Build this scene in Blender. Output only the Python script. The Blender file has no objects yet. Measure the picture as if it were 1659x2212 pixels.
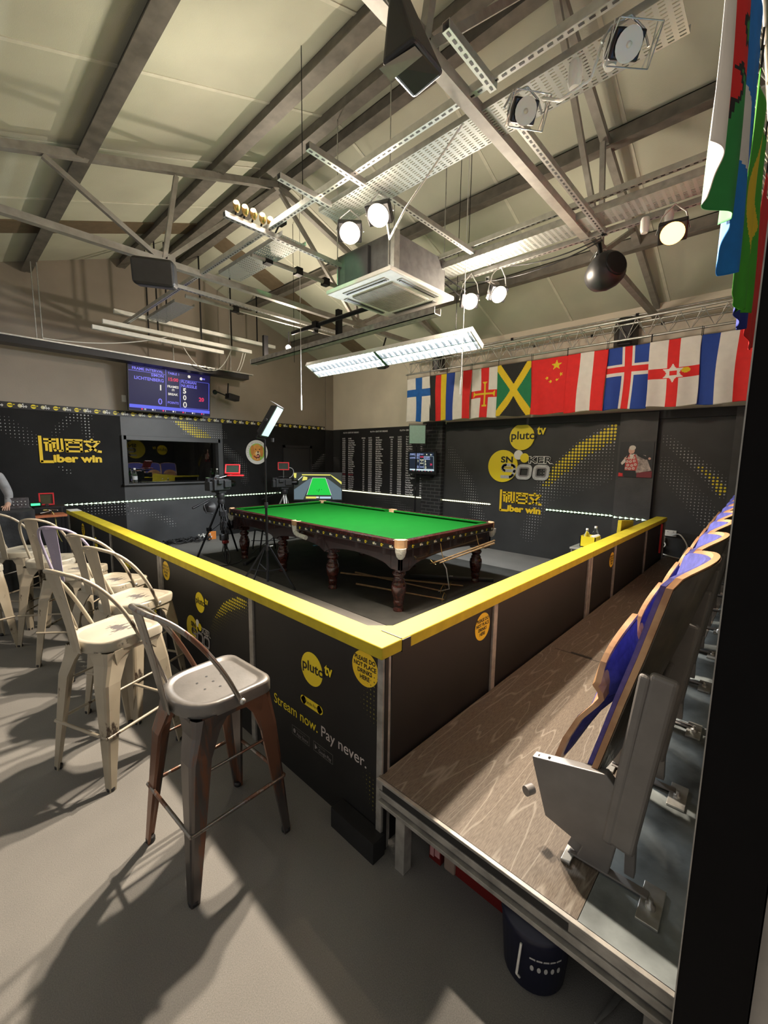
import bpy, bmesh, math, random
from mathutils import Vector, Matrix, Euler
random.seed(7)
PI = math.pi
R = math.radians
sc = bpy.context.scene
COL = sc.collection
# ------------------------------------------------------------------ camera
CAMP = Vector((-7.348, -8.8369, 1.7374))
yaw, pitch, roll, fpx = 0.7552, 0.1278, 0.0141, 910.2
fv = Vector((math.cos(pitch)*math.cos(yaw), math.cos(pitch)*math.sin(yaw), -math.sin(pitch)))
r0 = Vector((math.sin(yaw), -math.cos(yaw), 0)); u0 = r0.cross(fv)
rv = r0*math.cos(roll)+u0*math.sin(roll); uv = -r0*math.sin(roll)+u0*math.cos(roll)
cd = bpy.data.cameras.new('camera'); cam = bpy.data.objects.new('camera', cd); COL.objects.link(cam)
M = Matrix((rv, uv, -fv)).transposed().to_4x4(); M.translation = CAMP; cam.matrix_world = M
cd.sensor_fit = 'HORIZONTAL'; cd.sensor_width = 36; cd.lens = fpx/1659*36
cd.clip_start = .02; cd.clip_end = 60
sc.camera = cam
# ------------------------------------------------------------------ view, world
sc.view_settings.view_transform = 'Standard'; sc.view_settings.look = 'None'
sc.view_settings.exposure = 0.0; sc.view_settings.gamma = 1; sc.view_settings.use_curve_mapping = False
w = bpy.data.worlds.new('world'); sc.world = w; w.use_nodes = True
w.node_tree.nodes['Background'].inputs[0].default_value = (1, .95, .88, 1)
w.node_tree.nodes['Background'].inputs[1].default_value = 0.42
sc.cycles.max_bounces = 8; sc.cycles.diffuse_bounces = 5; sc.cycles.sample_clamp_indirect = 4
sc.cycles.use_denoising = True

def lamp(kind, name, loc, energy, color, target=None, size=.2, spot=None, blend=.5, sizey=None):
    d = bpy.data.lights.new(name, kind); o = bpy.data.objects.new(name, d); COL.objects.link(o)
    o.location = loc; d.energy = energy; d.color = color
    if kind == 'AREA':
        d.size = size
        if sizey: d.shape = 'RECTANGLE'; d.size_y = sizey
    else: d.shadow_soft_size = size
    if spot: d.spot_size = R(spot); d.spot_blend = blend
    if target is not None:
        o.rotation_euler = (Vector(target)-Vector(loc)).to_track_quat('-Z', 'Y').to_euler()
    return o
# LAMPS OF THE ROOM (positions are those of the fittings built below)
WARM = (1, .84, .66); COOL = (.93, .98, 1)
LIGHTS = dict(
 flood=[((-4.80, -6.00, 3.60), (-7.0, -8.3, .3), 880, WARM), ((-4.80, -6.33, 3.62), (-7.3, -7.4, .3), 800, WARM)],
 deckflood=[((-3.12, -8.00, 3.56), (-6.3, -8.5, .4), 78, (1, .72, .45))],
 wallflood=[((-3.05, -6.08, 3.50), (-5.2, -8.4, 1.6), 110, WARM), ((-3.02, -6.42, 3.50), (-4.3, -8.7, 1.5), 110, WARM)])

# ------------------------------------------------------------------ materials
MATS = {}
def nt(name):
    m = bpy.data.materials.new(name); m.use_nodes = True
    return m, m.node_tree, m.node_tree.nodes['Principled BSDF']
def mat(name, col, rough=.6, metal=0, noise=.06, scale=12, bump=0, bscale=60, spec=None, coat=0, trans=0, alpha=1):
    if name in MATS: return MATS[name]
    m, t, b = nt(name); N = t.nodes; L = t.links
    b.inputs['Roughness'].default_value = rough; b.inputs['Metallic'].default_value = metal
    if spec is not None: b.inputs['Specular IOR Level'].default_value = spec
    if coat: b.inputs['Coat Weight'].default_value = coat
    if trans: b.inputs['Transmission Weight'].default_value = trans
    tc = N.new('ShaderNodeTexCoord')
    if noise:
        n = N.new('ShaderNodeTexNoise'); n.inputs['Scale'].default_value = scale; n.inputs['Detail'].default_value = 5
        L.new(tc.outputs['Object'], n.inputs['Vector'])
        r = N.new('ShaderNodeValToRGB'); e = r.color_ramp.elements
        e[0].position = .3; e[1].position = .7
        e[0].color = (*[c*(1-noise*2) for c in col], 1); e[1].color = (*[min(1, c*(1+noise*2)) for c in col], 1)
        L.new(n.outputs['Fac'], r.inputs[0]); L.new(r.outputs[0], b.inputs['Base Color'])
    else: b.inputs['Base Color'].default_value = (*col, 1)
    if bump:
        n2 = N.new('ShaderNodeTexNoise'); n2.inputs['Scale'].default_value = bscale; n2.inputs['Detail'].default_value = 3
        L.new(tc.outputs['Object'], n2.inputs['Vector'])
        bp = N.new('ShaderNodeBump'); bp.inputs['Strength'].default_value = bump; bp.inputs['Distance'].default_value = .01
        L.new(n2.outputs['Fac'], bp.inputs['Height']); L.new(bp.outputs[0], b.inputs['Normal'])
    MATS[name] = m; return m
def emis(name, col, s):
    if name in MATS: return MATS[name]
    m, t, b = nt(name)
    b.inputs['Base Color'].default_value = (0.02, 0.02, 0.02, 1); b.inputs['Emission Color'].default_value = (*col, 1); b.inputs['Emission Strength'].default_value = s
    b.inputs['Roughness'].default_value = .35; b.inputs['Specular IOR Level'].default_value = .12
    MATS[name] = m; return m
def worn(name, base, under, cover=.55, rough=.4, metal=0, scale=9, stretch=(1, 1, 1), umetal=.6):
    """paint worn through to what lies under it, in streaks"""
    m, t, b = nt(name); N = t.nodes; L = t.links
    tc = N.new('ShaderNodeTexCoord'); mp = N.new('ShaderNodeMapping'); mp.inputs['Scale'].default_value = stretch
    L.new(tc.outputs['Object'], mp.inputs[0])
    n = N.new('ShaderNodeTexNoise'); n.inputs['Scale'].default_value = scale; n.inputs['Detail'].default_value = 8; n.inputs['Roughness'].default_value = .7
    L.new(mp.outputs[0], n.inputs['Vector'])
    r = N.new('ShaderNodeValToRGB'); e = r.color_ramp.elements
    e[0].position = cover; e[1].position = cover+.04; e[0].color = (0, 0, 0, 1); e[1].color = (1, 1, 1, 1)
    L.new(n.outputs['Fac'], r.inputs[0])
    n3 = N.new('ShaderNodeTexNoise'); n3.inputs['Scale'].default_value = 5; L.new(tc.outputs['Object'], n3.inputs['Vector'])
    r3 = N.new('ShaderNodeValToRGB'); e = r3.color_ramp.elements; e[0].position = .3; e[1].position = .7
    e[0].color = (*[c*.82 for c in base], 1); e[1].color = (*[min(1, c*1.1) for c in base], 1)
    L.new(n3.outputs['Fac'], r3.inputs[0])
    mx = N.new('ShaderNodeMix'); mx.data_type = 'RGBA'
    L.new(r.outputs[0], mx.inputs[0]); L.new(r3.outputs[0], mx.inputs[6]); mx.inputs[7].default_value = (*under, 1)
    L.new(mx.outputs[2], b.inputs['Base Color']); b.inputs['Roughness'].default_value = rough
    mm = N.new('ShaderNodeMapRange'); mm.inputs[3].default_value = metal; mm.inputs[4].default_value = umetal
    L.new(r.outputs[0], mm.inputs[0]); L.new(mm.outputs[0], b.inputs['Metallic'])
    MATS[name] = m; return m
def perforated(name, col, axes=(0, 1), pitch=(.05, .02), hole=(.55, .35), rough=.4, metal=.5):
    """metal with real see-through slots on a regular grid"""
    m, t, b = nt(name); N = t.nodes; L = t.links
    b.inputs['Base Color'].default_value = (*col, 1); b.inputs['Roughness'].default_value = rough; b.inputs['Metallic'].default_value = metal
    g = N.new('ShaderNodeNewGeometry'); sx = N.new('ShaderNodeSeparateXYZ'); L.new(g.outputs['Position'], sx.inputs[0])
    outs = []
    for a, p, h in zip(axes, pitch, hole):
        d = N.new('ShaderNodeMath'); d.operation = 'DIVIDE'; L.new(sx.outputs[a], d.inputs[0]); d.inputs[1].default_value = p
        f = N.new('ShaderNodeMath'); f.operation = 'FRACT'; L.new(d.outputs[0], f.inputs[0])
        s = N.new('ShaderNodeMath'); s.operation = 'SUBTRACT'; L.new(f.outputs[0], s.inputs[0]); s.inputs[1].default_value = .5
        ab = N.new('ShaderNodeMath'); ab.operation = 'ABSOLUTE'; L.new(s.outputs[0], ab.inputs[0])
        c = N.new('ShaderNodeMath'); c.operation = 'LESS_THAN'; L.new(ab.outputs[0], c.inputs[0]); c.inputs[1].default_value = h/2
        outs.append(c)
    mu = N.new('ShaderNodeMath'); mu.operation = 'MULTIPLY'; L.new(outs[0].outputs[0], mu.inputs[0]); L.new(outs[1].outputs[0], mu.inputs[1])
    inv = N.new('ShaderNodeMath'); inv.operation = 'SUBTRACT'; inv.inputs[0].default_value = 1; L.new(mu.outputs[0], inv.inputs[1])
    L.new(inv.outputs[0], b.inputs['Alpha'])
    MATS[name] = m; return m
def wood(name, c1, c2, scale=3, stretch=(1, 8, 8), rough=.45, dist=6, bump=.1, coat=0):
    m, t, b = nt(name); N = t.nodes; L = t.links
    tc = N.new('ShaderNodeTexCoord'); mp = N.new('ShaderNodeMapping'); mp.inputs['Scale'].default_value = stretch
    L.new(tc.outputs['Object'], mp.inputs[0])
    wv = N.new('ShaderNodeTexWave'); wv.inputs['Scale'].default_value = scale; wv.inputs['Distortion'].default_value = dist; wv.inputs['Detail'].default_value = 3; wv.inputs['Detail Scale'].default_value = 1.2
    wv.bands_direction = 'Y'
    L.new(mp.outputs[0], wv.inputs['Vector'])
    r = N.new('ShaderNodeValToRGB'); e = r.color_ramp.elements; e[0].position = .15; e[1].position = .85; e[0].color = (*c1, 1); e[1].color = (*c2, 1)
    L.new(wv.outputs['Fac'], r.inputs[0]); L.new(r.outputs[0], b.inputs['Base Color'])
    b.inputs['Roughness'].default_value = rough
    if coat: b.inputs['Coat Weight'].default_value = coat
    MATS[name] = m; return m

BLK = mat('black_paint', (.012, .012, .013), .55, noise=.1)
BLKM = mat('black_metal', (.015, .015, .017), .35, .6, noise=0)
BLKP = mat('black_plastic', (.014, .014, .016), .45, noise=.05)
PANEL = mat('black_panel', (.007, .0068, .007), .55, noise=.15, scale=3)
WALLB = mat('black_wall_paint', (.013, .013, .0133), .65, noise=.12, scale=2, bump=.15, bscale=90, spec=.15)
WALLBR = mat('charcoal_wall_paint', (.030, .0305, .031), .55, noise=.12, scale=2, bump=.15, bscale=90)
WALLG = mat('dark_grey_wall_paint', (.062, .065, .070), .45, noise=.1, scale=2, bump=.1)
PILG = mat('charcoal_pilaster_paint', (.048, .047, .047), .55, noise=.12, scale=4, bump=.2)
WALLT = mat('taupe_wall_paint', (.29, .25, .205), .7, noise=.05, scale=1.5, bump=.12, bscale=40)
WALLC = mat('cream_wall_paint', (.74, .67, .55), .7, noise=.04, scale=1.5, bump=.12, bscale=40)
ROOF = mat('roof_lining', (.55, .555, .45), .75, noise=.05, scale=1.2, bump=.2, bscale=120)
SEAM = mat('roof_seam_tape', (.68, .67, .56), .6, noise=.04)
PURL = mat('purlin_steel', (.175, .16, .14), .5, .2, noise=.12, scale=8)
STEEL = mat('truss_grey_paint', (.28, .265, .235), .5, .15, noise=.08)
GALV = mat('galvanised_steel', (.50, .50, .48), .35, .75, noise=.08, scale=20)
CHAN = mat('channel_steel', (.20, .20, .19), .4, .6, noise=.08, scale=20)
ALU = mat('aluminium', (.62, .62, .60), .35, .8, noise=.05, scale=20)
ALUW = mat('dull_aluminium', (.34, .325, .30), .5, .35, noise=.15, scale=15)
WHITE = mat('white_plastic', (.75, .74, .70), .4, noise=.02)
WHITEP = mat('white_paint', (.72, .72, .68), .55, noise=.04)
YEL = mat('yellow_paint', (.50, .40, .03), .55, noise=.06, scale=14, spec=.15)
YELV = mat('yellow_vinyl', (.85, .68, .02), .4, noise=0)
YELB = mat('yellow_letter', (.87, .58, .02), .4, noise=0)
WHV = mat('white_vinyl', (.8, .8, .78), .45, noise=0)
GRV = mat('grey_vinyl', (.42, .42, .42), .45, noise=0)
DIMV = mat('dim_dot_vinyl', (.20, .20, .18), .5, noise=0)
DKV = mat('black_vinyl', (.01, .01, .01), .45, noise=0)
SILV = mat('silver_vinyl', (.55, .54, .55), .35, .3, noise=.1, scale=20)
GREEN = mat('green_baize', (.003, .092, .008), .9, noise=.03, scale=6, bump=.1, bscale=400, spec=.08)
MAHO = mat('dark_mahogany', (.028, .010, .008), .22, noise=.35, scale=25, coat=.5)
MAHR = mat('red_mahogany', (.055, .014, .010), .2, noise=.3, scale=30, coat=.6)
BRASS = mat('pocket_leather', (.55, .34, .18), .45, noise=.1)
NETW = mat('white_net', (.62, .62, .55), .8, noise=.15, scale=60, bump=.6, bscale=150)
BLUEF = mat('blue_seat_fabric', (.058, .062, .28), .92, noise=.12, scale=40, bump=.3, bscale=500)
PLY = wood('ply_seat_shell', (.42, .22, .11), (.60, .36, .19), 2.2, (1, 1, 5), .35, 3, coat=.3)
PLYD = mat('dark_wood_back', (.05, .035, .022), .4, noise=.25, scale=12, coat=.2)
REDB = mat('red_seat_back', (.30, .02, .02), .5, noise=.1)
GSTEEL = mat('grey_powder_coat', (.20, .19, .185), .42, .2, noise=.05)
RED = mat('red_rubber', (.70, .03, .04), .45, noise=.03)
REDD = mat('red_plastic', (.14, .007, .006), .45, noise=.05)
ORANGE = mat('orange_card', (.9, .30, .06), .6, noise=.03)
CLOTH = mat('black_cloth', (.022, .023, .025), .9, noise=.2, scale=8, bump=.4, bscale=30)
HOOD = mat('grey_marl_fleece', (.27, .27, .28), .95, noise=.12, scale=10, bump=.3, bscale=200)
SKIN = mat('skin', (.55, .33, .24), .5, noise=.05)
HAIR = mat('brown_hair', (.06, .035, .02), .7, noise=.2, scale=60)
JEAN = mat('dark_denim', (.03, .035, .06), .9, noise=.15, scale=60)
CREAMS = worn('worn_cream_paint', (.36, .315, .24), (.10, .075, .06), .60, .38, 0, 7, (1, 1, .35))
LILACS = worn('worn_lilac_paint', (.32, .29, .40), (.10, .075, .06), .62, .38, 0, 7, (1, 1, .35))
def scuffed():
    """cream paint with a patch of dark scratches worn into the middle of the seat"""
    m = worn('worn_cream_seat', (.35, .32, .255), (.09, .08, .075), .60, .34, 0, 9, (1, .35, 1)); t = m.node_tree; N = t.nodes; L = t.links; b = N['Principled BSDF']
    tc = N.new('ShaderNodeTexCoord'); mp = N.new('ShaderNodeMapping'); mp.inputs['Scale'].default_value = (14, 60, 1); mp.inputs['Rotation'].default_value = (0, 0, .5); L.new(tc.outputs['Object'], mp.inputs[0])
    n = N.new('ShaderNodeTexNoise'); n.inputs['Scale'].default_value = 1; n.inputs['Detail'].default_value = 4; L.new(mp.outputs[0], n.inputs['Vector'])
    vm = N.new('ShaderNodeMapping'); vm.inputs['Scale'].default_value = (9, 7, 0); vm.inputs['Location'].default_value = (-.3, 0, 0); L.new(tc.outputs['Object'], vm.inputs[0])
    ln = N.new('ShaderNodeVectorMath'); ln.operation = 'LENGTH'; L.new(vm.outputs[0], ln.inputs[0])
    mr = N.new('ShaderNodeMapRange'); mr.inputs[1].default_value = .2; mr.inputs[2].default_value = 1.1; mr.inputs[3].default_value = .14; mr.inputs[4].default_value = -.2; L.new(ln.outputs['Value'], mr.inputs[0])
    ad = N.new('ShaderNodeMath'); L.new(n.outputs['Fac'], ad.inputs[0]); L.new(mr.outputs[0], ad.inputs[1])
    gt = N.new('ShaderNodeMath'); gt.operation = 'GREATER_THAN'; gt.inputs[1].default_value = .60; L.new(ad.outputs[0], gt.inputs[0])
    src = b.inputs['Base Color'].links[0].from_socket; mx = N.new('ShaderNodeMix'); mx.data_type = 'RGBA'; L.new(gt.outputs[0], mx.inputs[0]); L.new(src, mx.inputs[6]); mx.inputs[7].default_value = (.11, .10, .095, 1); L.new(mx.outputs[2], b.inputs['Base Color'])
    return m
SEATW = scuffed()
GUNM = worn('brushed_gunmetal', (.30, .28, .26), (.17, .085, .055), .50, .30, .85, 5, (1, 1, .12), .55)
GUNS = mat('gunmetal_seat', (.17, .16, .15), .38, .5, noise=.14, scale=5, bump=.05)
RUST = worn('gunmetal_leg', (.15, .135, .13), (.20, .095, .06), .50, .30, .8, 4, (1, 1, .10), .5)
GLASS = mat('clear_plastic', (.9, .95, .95), .05, noise=0, trans=1)
PERF = perforated('perforated_tray', (.42, .44, .42), (1, 0), (.05, .022), (.55, .40))
SLOTY = perforated('slotted_channel_y', (.38, .38, .36), (1, 2), (.05, 5), (.5, .99))
LEDG = emis('led_green_white', (.62, 1, .55), 4)
LEDW = emis('led_warm_white', (1, 1, .60), 4)
TUBE = emis('fluorescent_tube', (.93, .98, 1), 30)
FLOODE = emis('flood_lens', (1, .84, .60), 9)
FLOODO = emis('flood_lens_warm', (1, .50, .16), 5)

def floor_mat():
    m, t, b = nt('concrete_grey_carpet'); N = t.nodes; L = t.links
    tc = N.new('ShaderNodeTexCoord')
    n1 = N.new('ShaderNodeTexNoise'); n1.inputs['Scale'].default_value = 1.3; n1.inputs['Detail'].default_value = 6
    n2 = N.new('ShaderNodeTexNoise'); n2.inputs['Scale'].default_value = 260; n2.inputs['Detail'].default_value = 2
    for n in (n1, n2): L.new(tc.outputs['Object'], n.inputs['Vector'])
    mx = N.new('ShaderNodeMath'); mx.operation = 'ADD'; L.new(n1.outputs['Fac'], mx.inputs[0]); L.new(n2.outputs['Fac'], mx.inputs[1])
    r = N.new('ShaderNodeValToRGB'); e = r.color_ramp.elements; e[0].position = .35; e[1].position = .68
    h = N.new('ShaderNodeMath'); h.operation = 'MULTIPLY'; h.inputs[1].default_value = .5; L.new(mx.outputs[0], h.inputs[0]); L.new(h.outputs[0], r.inputs[0])
    e[0].color = (.13, .126, .119, 1); e[1].color = (.225, .218, .203, 1)
    L.new(r.outputs[0], b.inputs['Base Color']); b.inputs['Roughness'].default_value = .8
    bp = N.new('ShaderNodeBump'); bp.inputs['Strength'].default_value = .25; bp.inputs['Distance'].default_value = .004
    L.new(n2.outputs['Fac'], bp.inputs['Height']); L.new(bp.outputs[0], b.inputs['Normal'])
    return m
FLOOR = floor_mat()
def deck_mat():
    """grey-brown stained ply: pale contour lines of the grain over a mottled brown"""
    m, t, b = nt('stained_ply_deck'); N = t.nodes; L = t.links
    tc = N.new('ShaderNodeTexCoord'); mp = N.new('ShaderNodeMapping'); mp.inputs['Scale'].default_value = (.42, 4.2, 1); L.new(tc.outputs['Object'], mp.inputs[0])
    n0 = N.new('ShaderNodeTexNoise'); n0.inputs['Scale'].default_value = 1.5; n0.inputs['Detail'].default_value = 2.5; n0.inputs['Roughness'].default_value = .45; L.new(mp.outputs[0], n0.inputs['Vector'])
    ml = N.new('ShaderNodeMath'); ml.operation = 'MULTIPLY'; ml.inputs[1].default_value = 26; L.new(n0.outputs['Fac'], ml.inputs[0])
    fr = N.new('ShaderNodeMath'); fr.operation = 'PINGPONG'; fr.inputs[1].default_value = 1; L.new(ml.outputs[0], fr.inputs[0])
    r1 = N.new('ShaderNodeValToRGB'); e = r1.color_ramp.elements; e[0].position = .0; e[1].position = .16; e[0].color = (1, 1, 1, 1); e[1].color = (0, 0, 0, 1)
    L.new(fr.outputs[0], r1.inputs[0])
    n2 = N.new('ShaderNodeTexNoise'); n2.inputs['Scale'].default_value = 90; n2.inputs['Detail'].default_value = 4; L.new(mp.outputs[0], n2.inputs['Vector'])
    r2 = N.new('ShaderNodeValToRGB'); e = r2.color_ramp.elements; e[0].position = .3; e[1].position = .7; e[0].color = (.085, .068, .054, 1); e[1].color = (.165, .136, .11, 1)
    L.new(n2.outputs['Fac'], r2.inputs[0])
    mx = N.new('ShaderNodeMix'); mx.data_type = 'RGBA'; mu = N.new('ShaderNodeMath'); mu.operation = 'MULTIPLY'; mu.inputs[1].default_value = .6
    L.new(r1.outputs[0], mu.inputs[0]); L.new(mu.outputs[0], mx.inputs[0]); L.new(r2.outputs[0], mx.inputs[6]); mx.inputs[7].default_value = (.28, .255, .22, 1)
    L.new(mx.outputs[2], b.inputs['Base Color']); b.inputs['Roughness'].default_value = .55; b.inputs['Specular IOR Level'].default_value = .25
    return m
DECK = deck_mat()
DECK_SHADE = mat('deck_seat_shade', (.15, .17, .175), .35, noise=.35, scale=5, bump=.1)  # seat shadow painted into the deck colour, blue-grey with smudges
def brick_mat():
    m, t, b = nt('black_painted_brick'); N = t.nodes; L = t.links
    tc = N.new('ShaderNodeTexCoord'); sp = N.new('ShaderNodeSeparateXYZ'); L.new(tc.outputs['Object'], sp.inputs[0])
    cb = N.new('ShaderNodeCombineXYZ'); L.new(sp.outputs[1], cb.inputs[0]); L.new(sp.outputs[2], cb.inputs[1])
    br = N.new('ShaderNodeTexBrick'); br.inputs['Scale'].default_value = 1; br.inputs['Brick Width'].default_value = .225; br.inputs['Row Height'].default_value = .075; br.inputs['Mortar Size'].default_value = .008
    br.inputs['Color1'].default_value = (.02, .02, .021, 1); br.inputs['Color2'].default_value = (.03, .03, .031, 1); br.inputs['Mortar'].default_value = (.075, .075, .075, 1)
    L.new(cb.outputs[0], br.inputs['Vector']); L.new(br.outputs[0], b.inputs['Base Color']); b.inputs['Roughness'].default_value = .4
    bp = N.new('ShaderNodeBump'); bp.inputs['Strength'].default_value = .8; bp.inputs['Distance'].default_value = .01; bp.invert = True
    L.new(br.outputs['Fac'], bp.inputs['Height']); L.new(bp.outputs[0], b.inputs['Normal'])
    return m
BRICK = brick_mat()
def window_glass():
    m, t, b = nt('window_glass'); b.inputs['Base Color'].default_value = (.9, .95, .95, 1); b.inputs['Roughness'].default_value = .01
    b.inputs['Transmission Weight'].default_value = 1; b.inputs['IOR'].default_value = 1.9; b.inputs['Specular IOR Level'].default_value = 1
    return m
WGLASS = window_glass()

# ------------------------------------------------------------------ mesh builder
class F:
    """flat frame for lettering: origin, right, up; the normal faces the reader"""
    def __init__(s, o, r, u): s.o = Vector(o); s.r = Vector(r).normalized(); s.u = Vector(u).normalized(); s.n = s.r.cross(s.u)
    def p(s, a, b, c=0): return s.o+s.r*a+s.u*b+s.n*c
_tc = {}
def textgeo(txt, size, bold, res):
    k = (txt, round(bold, 4), res)
    if k not in _tc:
        c = bpy.data.curves.new('t', 'FONT'); c.body = txt; c.size = 1; c.offset = bold; c.resolution_u = res; c.fill_mode = 'FRONT'
        o = bpy.data.objects.new('t', c); COL.objects.link(o)
        dg = bpy.context.evaluated_depsgraph_get(); me = bpy.data.meshes.new_from_object(o.evaluated_get(dg))
        _tc[k] = ([tuple(v.co) for v in me.vertices], [tuple(p.vertices) for p in me.polygons])
        bpy.data.meshes.remove(me); bpy.data.objects.remove(o); bpy.data.curves.remove(c)
    return _tc[k]
class MB:
    def __init__(s): s.v = []; s.f = []; s.m = []; s.s = []
    def add(s, vs, fs, m=0, sm=False):
        b = len(s.v); s.v += [tuple(v) for v in vs]; s.f += [tuple(b+i for i in f) for f in fs]; s.m += [m]*len(fs); s.s += [sm]*len(fs); return s
    def hexa(s, P, m=0): return s.add(P, [(0, 3, 2, 1), (4, 5, 6, 7), (0, 1, 5, 4), (1, 2, 6, 5), (2, 3, 7, 6), (3, 0, 4, 7)], m)
    def box(s, a, b, m=0):
        (x0, y0, z0), (x1, y1, z1) = a, b
        x0, x1 = sorted((x0, x1)); y0, y1 = sorted((y0, y1)); z0, z1 = sorted((z0, z1))
        return s.hexa([(x0, y0, z0), (x1, y0, z0), (x1, y1, z0), (x0, y1, z0), (x0, y0, z1), (x1, y0, z1), (x1, y1, z1), (x0, y1, z1)], m)
    def cbox(s, c, sz, rot=None, m=0):
        P = []
        for z in (-.5, .5):
            for x, y in ((-.5, -.5), (.5, -.5), (.5, .5), (-.5, .5)):
                v = Vector((x*sz[0], y*sz[1], z*sz[2])); v = rot @ v if rot else v; P.append(Vector(c)+v)
        return s.hexa(P, m)
    def beam(s, p, q, w_, h, up=(0, 0, 1), m=0):
        p = Vector(p); q = Vector(q); d = (q-p).normalized(); sd = d.cross(Vector(up))
        if sd.length < 1e-4: sd = d.cross(Vector((0, 1, 0)))
        sd.normalize(); u = sd.cross(d)
        a = sd*w_/2; b = u*h/2
        return s.hexa([p-a-b, p+a-b, q+a-b, q-a-b, p-a+b, p+a+b, q+a+b, q-a+b], m)
    def tube(s, pts, r, n=8, m=0, sm=True, caps=True):
        pts = [Vector(p) for p in pts]; rs = r if isinstance(r, (list, tuple)) else [r]*len(pts)
        vs = []; fs = []; pn = None
        for i, p in enumerate(pts):
            d = (pts[min(i+1, len(pts)-1)]-pts[max(i-1, 0)]).normalized()
            if pn is None:
                a = d.orthogonal().normalized()
            else:
                a = pn-d*pn.dot(d)
                a = a.normalized() if a.length > 1e-5 else d.orthogonal().normalized()
            pn = a; b = d.cross(a)
            for k in range(n):
                t = 2*PI*k/n; vs.append(p+(a*math.cos(t)+b*math.sin(t))*rs[i])
        for i in range(len(pts)-1):
            for k in range(n): fs.append((i*n+k, i*n+(k+1) % n, (i+1)*n+(k+1) % n, (i+1)*n+k))
        s.add(vs, fs, m, sm)
        if caps: s.add(vs[:n], [tuple(range(n))[::-1]], m); s.add(vs[-n:], [tuple(range(n))], m)
        return s
    def lathe(s, prof, c=(0, 0, 0), n=24, m=0, sm=True, ax=None):
        c = Vector(c); Q = Vector((0, 0, 1)).rotation_difference(Vector(ax)) if ax else None
        vs = []
        for r, z in prof:
            for k in range(n):
                t = 2*PI*k/n; v = Vector((r*math.cos(t), r*math.sin(t), z)); vs.append(c+(Q @ v if Q else v))
        fs = []
        for i in range(len(prof)-1):
            for k in range(n): fs.append((i*n+k, i*n+(k+1) % n, (i+1)*n+(k+1) % n, (i+1)*n+k))
        s.add(vs, fs, m, sm)
        if prof[0][0] > 1e-4: s.add(vs[:n], [tuple(range(n))[::-1]], m)
        if prof[-1][0] > 1e-4: s.add(vs[-n:], [tuple(range(n))], m)
        return s
    def prism(s, pts, fr, c0, c1, m=0):
        """polygon in a frame, extruded from depth c0 to c1"""
        n = len(pts); A = [fr.p(a, b, c0) for a, b in pts]+[fr.p(a, b, c1) for a, b in pts]
        return s.add(A, [tuple(range(n))[::-1], tuple(range(n, 2*n))]+[(i, (i+1) % n, n+(i+1) % n, n+i) for i in range(n)], m)
    def flat(s, pts, fr, c=.002, m=0): return s.add([fr.p(a, b, c) for a, b in pts], [tuple(range(len(pts)))], m)
    def disc(s, fr, x, y, r, c=.002, m=0, n=28, ry=None, a0=0):
        return s.flat([(x+r*math.cos(2*PI*k/n+a0), y+(ry or r)*math.sin(2*PI*k/n+a0)) for k in range(n)], fr, c, m)
    def stroke(s, fr, pts, w_, c=.002, m=0, dot=True):
        for (a, b), (e, f) in zip(pts, pts[1:]):
            dx, dy = e-a, f-b; l = math.hypot(dx, dy) or 1; nx, ny = -dy/l*w_/2, dx/l*w_/2
            s.flat([(a-nx, b-ny), (e-nx, f-ny), (e+nx, f+ny), (a+nx, b+ny)], fr, c, m)
        if dot:
            for a, b in pts[1:-1]: s.disc(fr, a, b, w_/2, c, m, 10)
        return s
    def text(s, txt, fr, x, y, size, c=.003, m=0, bold=.0, align='l', res=3, width=None, xs=1):
        vs, fs = textgeo(txt, size, bold, res)
        if not vs: return s
        x0 = min(v[0] for v in vs); x1 = max(v[0] for v in vs)
        kx = size*xs
        if width: kx = width/(x1-x0)
        off = {'l': -x0*kx, 'c': -(x0+x1)/2*kx, 'r': -x1*kx}[align]
        return s.add([fr.p(x+off+v[0]*kx, y+v[1]*size, c) for v in vs], fs, m)
    def ring(s, fr, x, y, w_, h, t, rad, c=.002, m=0, n=6, shear=0):
        def rr(w2, h2, r):
            P = []
            for cx, cy, a in ((1, 1, 0), (-1, 1, 90), (-1, -1, 180), (1, -1, 270)):
                for k in range(n+1):
                    t_ = R(a+90*k/n); P.append((cx*(w2-r)+r*math.cos(t_), cy*(h2-r)+r*math.sin(t_)))
            return P
        A = rr(w_/2, h/2, rad); B = rr(w_/2-t, h/2-t, max(rad-t, .001)); N = len(A)
        vs = [fr.p(x+a+b*shear, y+b, c) for a, b in A]+[fr.p(x+a+b*shear, y+b, c) for a, b in B]
        return s.add(vs, [(i, (i+1) % N, N+(i+1) % N, N+i) for i in range(N)], m)
    def build(s, name, mats, parent=None, bevel=0, seg=2, sub=0, auto=None):
        me = bpy.data.meshes.new(name); org = Vector((0, 0, 0)); q = parent
        while q is not None: org = org+q.location; q = q.parent
        me.from_pydata([Vector(v)-org for v in s.v], [], s.f)
        for m in (mats if isinstance(mats, (list, tuple)) else [mats]): me.materials.append(m)
        for p, mi, sm in zip(me.polygons, s.m, s.s): p.material_index = mi; p.use_smooth = sm
        me.validate(); me.update()
        o = bpy.data.objects.new(name, me); COL.objects.link(o); o.parent = parent
        if bevel:
            b = o.modifiers.new('bevel', 'BEVEL'); b.width = bevel; b.segments = seg; b.limit_method = 'ANGLE'; b.angle_limit = R(40)
        if sub:
            b = o.modifiers.new('sub', 'SUBSURF'); b.levels = sub; b.render_levels = sub
        return o
def tag(o, label=None, cat=None, group=None, kind=None):
    if label: o['label'] = label
    if cat: o['category'] = cat
    if group: o['group'] = group
    if kind: o['kind'] = kind
    return o
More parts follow.
